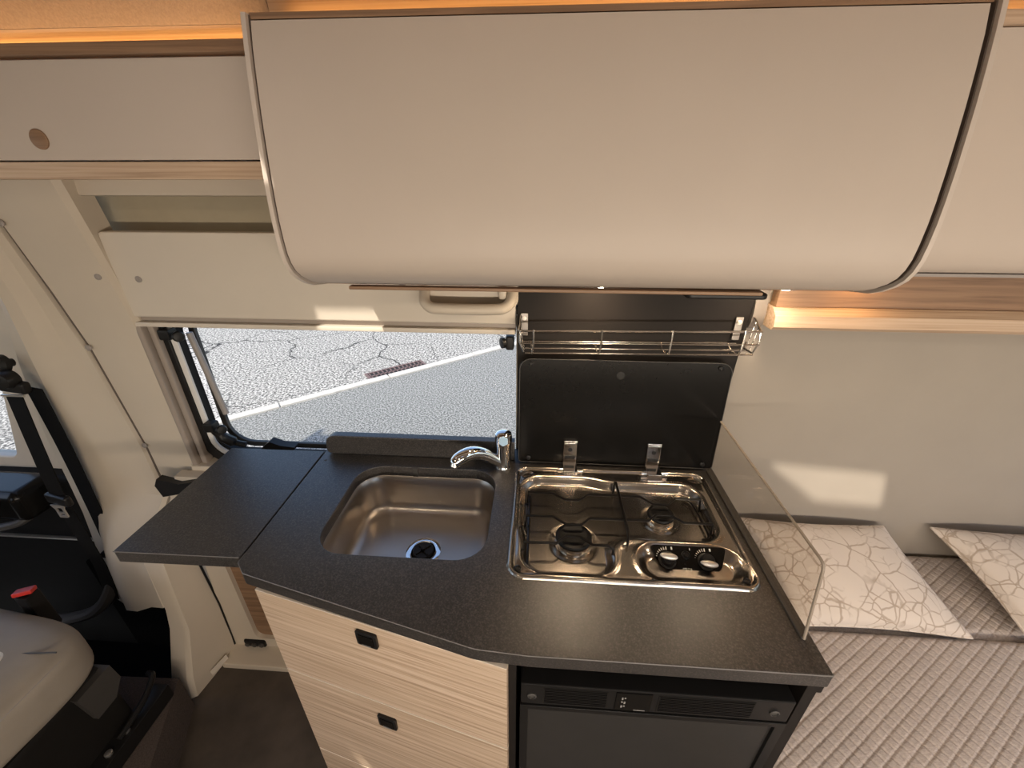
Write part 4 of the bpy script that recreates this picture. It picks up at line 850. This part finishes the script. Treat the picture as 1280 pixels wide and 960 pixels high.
sbt = thing('seat_belt', 'black seat belt hanging from the cream cab pillar', 'seat belt', (-1.42, 0.86, 0.2))
def strap(pts, wdt, nm='strap'):
    P = smooth_path(pts, 6); rings = []
    for i, p in enumerate(P):
        t = (P[min(i + 1, len(P) - 1)] - P[max(i - 1, 0)]).normalized(); s = Vector((1.0, -0.12, 0.0)); s = (s - t * s.dot(t)).normalized(); n = t.cross(s) * 0.0012
        a, b = p - s * wdt / 2, p + s * wdt / 2
        rings.append([a - n, b - n, b + n, a + n])
    return part(nm, loft(rings), 'belt_fabric', sbt, ang=50)
strap([(-1.322, 0.842, 1.066), (-1.315, 0.82, 0.92), (-1.307, 0.80, 0.775), (-1.36, 0.83, 0.58), (-1.43, 0.87, 0.39), (-1.50, 0.895, 0.215)], 0.054)
strap([(-1.295, 0.868, 1.075), (-1.315, 0.875, 0.87), (-1.345, 0.882, 0.65), (-1.378, 0.89, 0.455)], 0.054)
dg = part('belt_guide', xf(join(box(-0.036, 0.036, -0.012, 0.010, -0.016, 0.016, 0.007, 3), lathe_dir([(0.022, -0.01), (0.024, 0.004), (0.018, 0.016), (0.006, 0.019)], (0.002, -0.006, 0.022), (0, -1, 0), 24)), Matrix.Translation((-1.318, 0.85, 1.088)) @ Matrix.Rotation(R(8), 4, 'Y')), 'black_plastic', sbt)
part('guide_slot', box(-1.352, -1.290, 0.836, 0.842, 1.064, 1.069, 0.001), 'silver_paint', dg)
hk = part('height_knob', xf(lathe_dir([(0.010, 0), (0.012, 0.012), (0.024, 0.018), (0.024, 0.030), (0.016, 0.036), (0.002, 0.037)], (0, 0, 0), (0, -1, 0.2), 20), Matrix.Translation((-1.338, 0.885, 1.138))), 'black_plastic', sbt)
tg = part('belt_tongue', xf(box(-0.042, 0.042, -0.009, 0.009, -0.016, 0.016, 0.007, 3), Matrix.Translation((-1.306, 0.797, 0.765)) @ Matrix.Rotation(R(-12), 4, 'Z')), 'black_plastic', sbt)
part('tongue_plate', xf(plate(round_poly([(-0.021, 0.0), (0.021, 0.0), (0.013, -0.015), (0.013, -0.045), (-0.013, -0.045), (-0.013, -0.015)], [0, 0, 0.004, 0.004, 0.004, 0.004]), [rrect(-0.0075, 0.0075, -0.026, -0.010, 0.003), rrect(-0.0065, 0.0065, -0.038, -0.032, 0.001)], 0, 0.003), Matrix.Translation((-1.308, 0.787, 0.752)) @ XZ), 'silver_paint', tg, 'silver latch plate')
part('floor_anchor', lathe_dir([(0.020, 0), (0.020, 0.010), (0.012, 0.016), (0.002, 0.017)], (-1.508, 0.892, 0.205), (0, -1, 0.2), 18), 'black_plastic', sbt)
part('retractor_mouth', box(-1.41, -1.345, 0.872, 0.905, 0.438, 0.462, 0.006), 'black_plastic', sbt)

solo('shade_sheet', box(-1.9, -1.19, 0.69, 0.858, 0.0, 0.008, 0.002), 'void_black', 'black sheet added as the shade between seat and pillar', 'dark sheet')  # black sheet over the floor, painting the deep shade there
stp = thing('cab_step', 'dark carpeted step box beside the cab seat', 'step', (-1.2, 0.4, 0.0))
part('box', loft([[(x, y, z) for x, y in ((-1.75, 0.665), (-1.095, 0.682), (-0.86, 0.16), (-0.80, -0.2), (-1.75, -0.2))] for z in (0.0, 0.150)]), 'carpet', stp)
part('edge_slot', box(-0.985, -0.965, 0.40, 0.43, 0.03, 0.11, 0.004), 'void_black', stp)
print('built', len(bpy.data.objects))
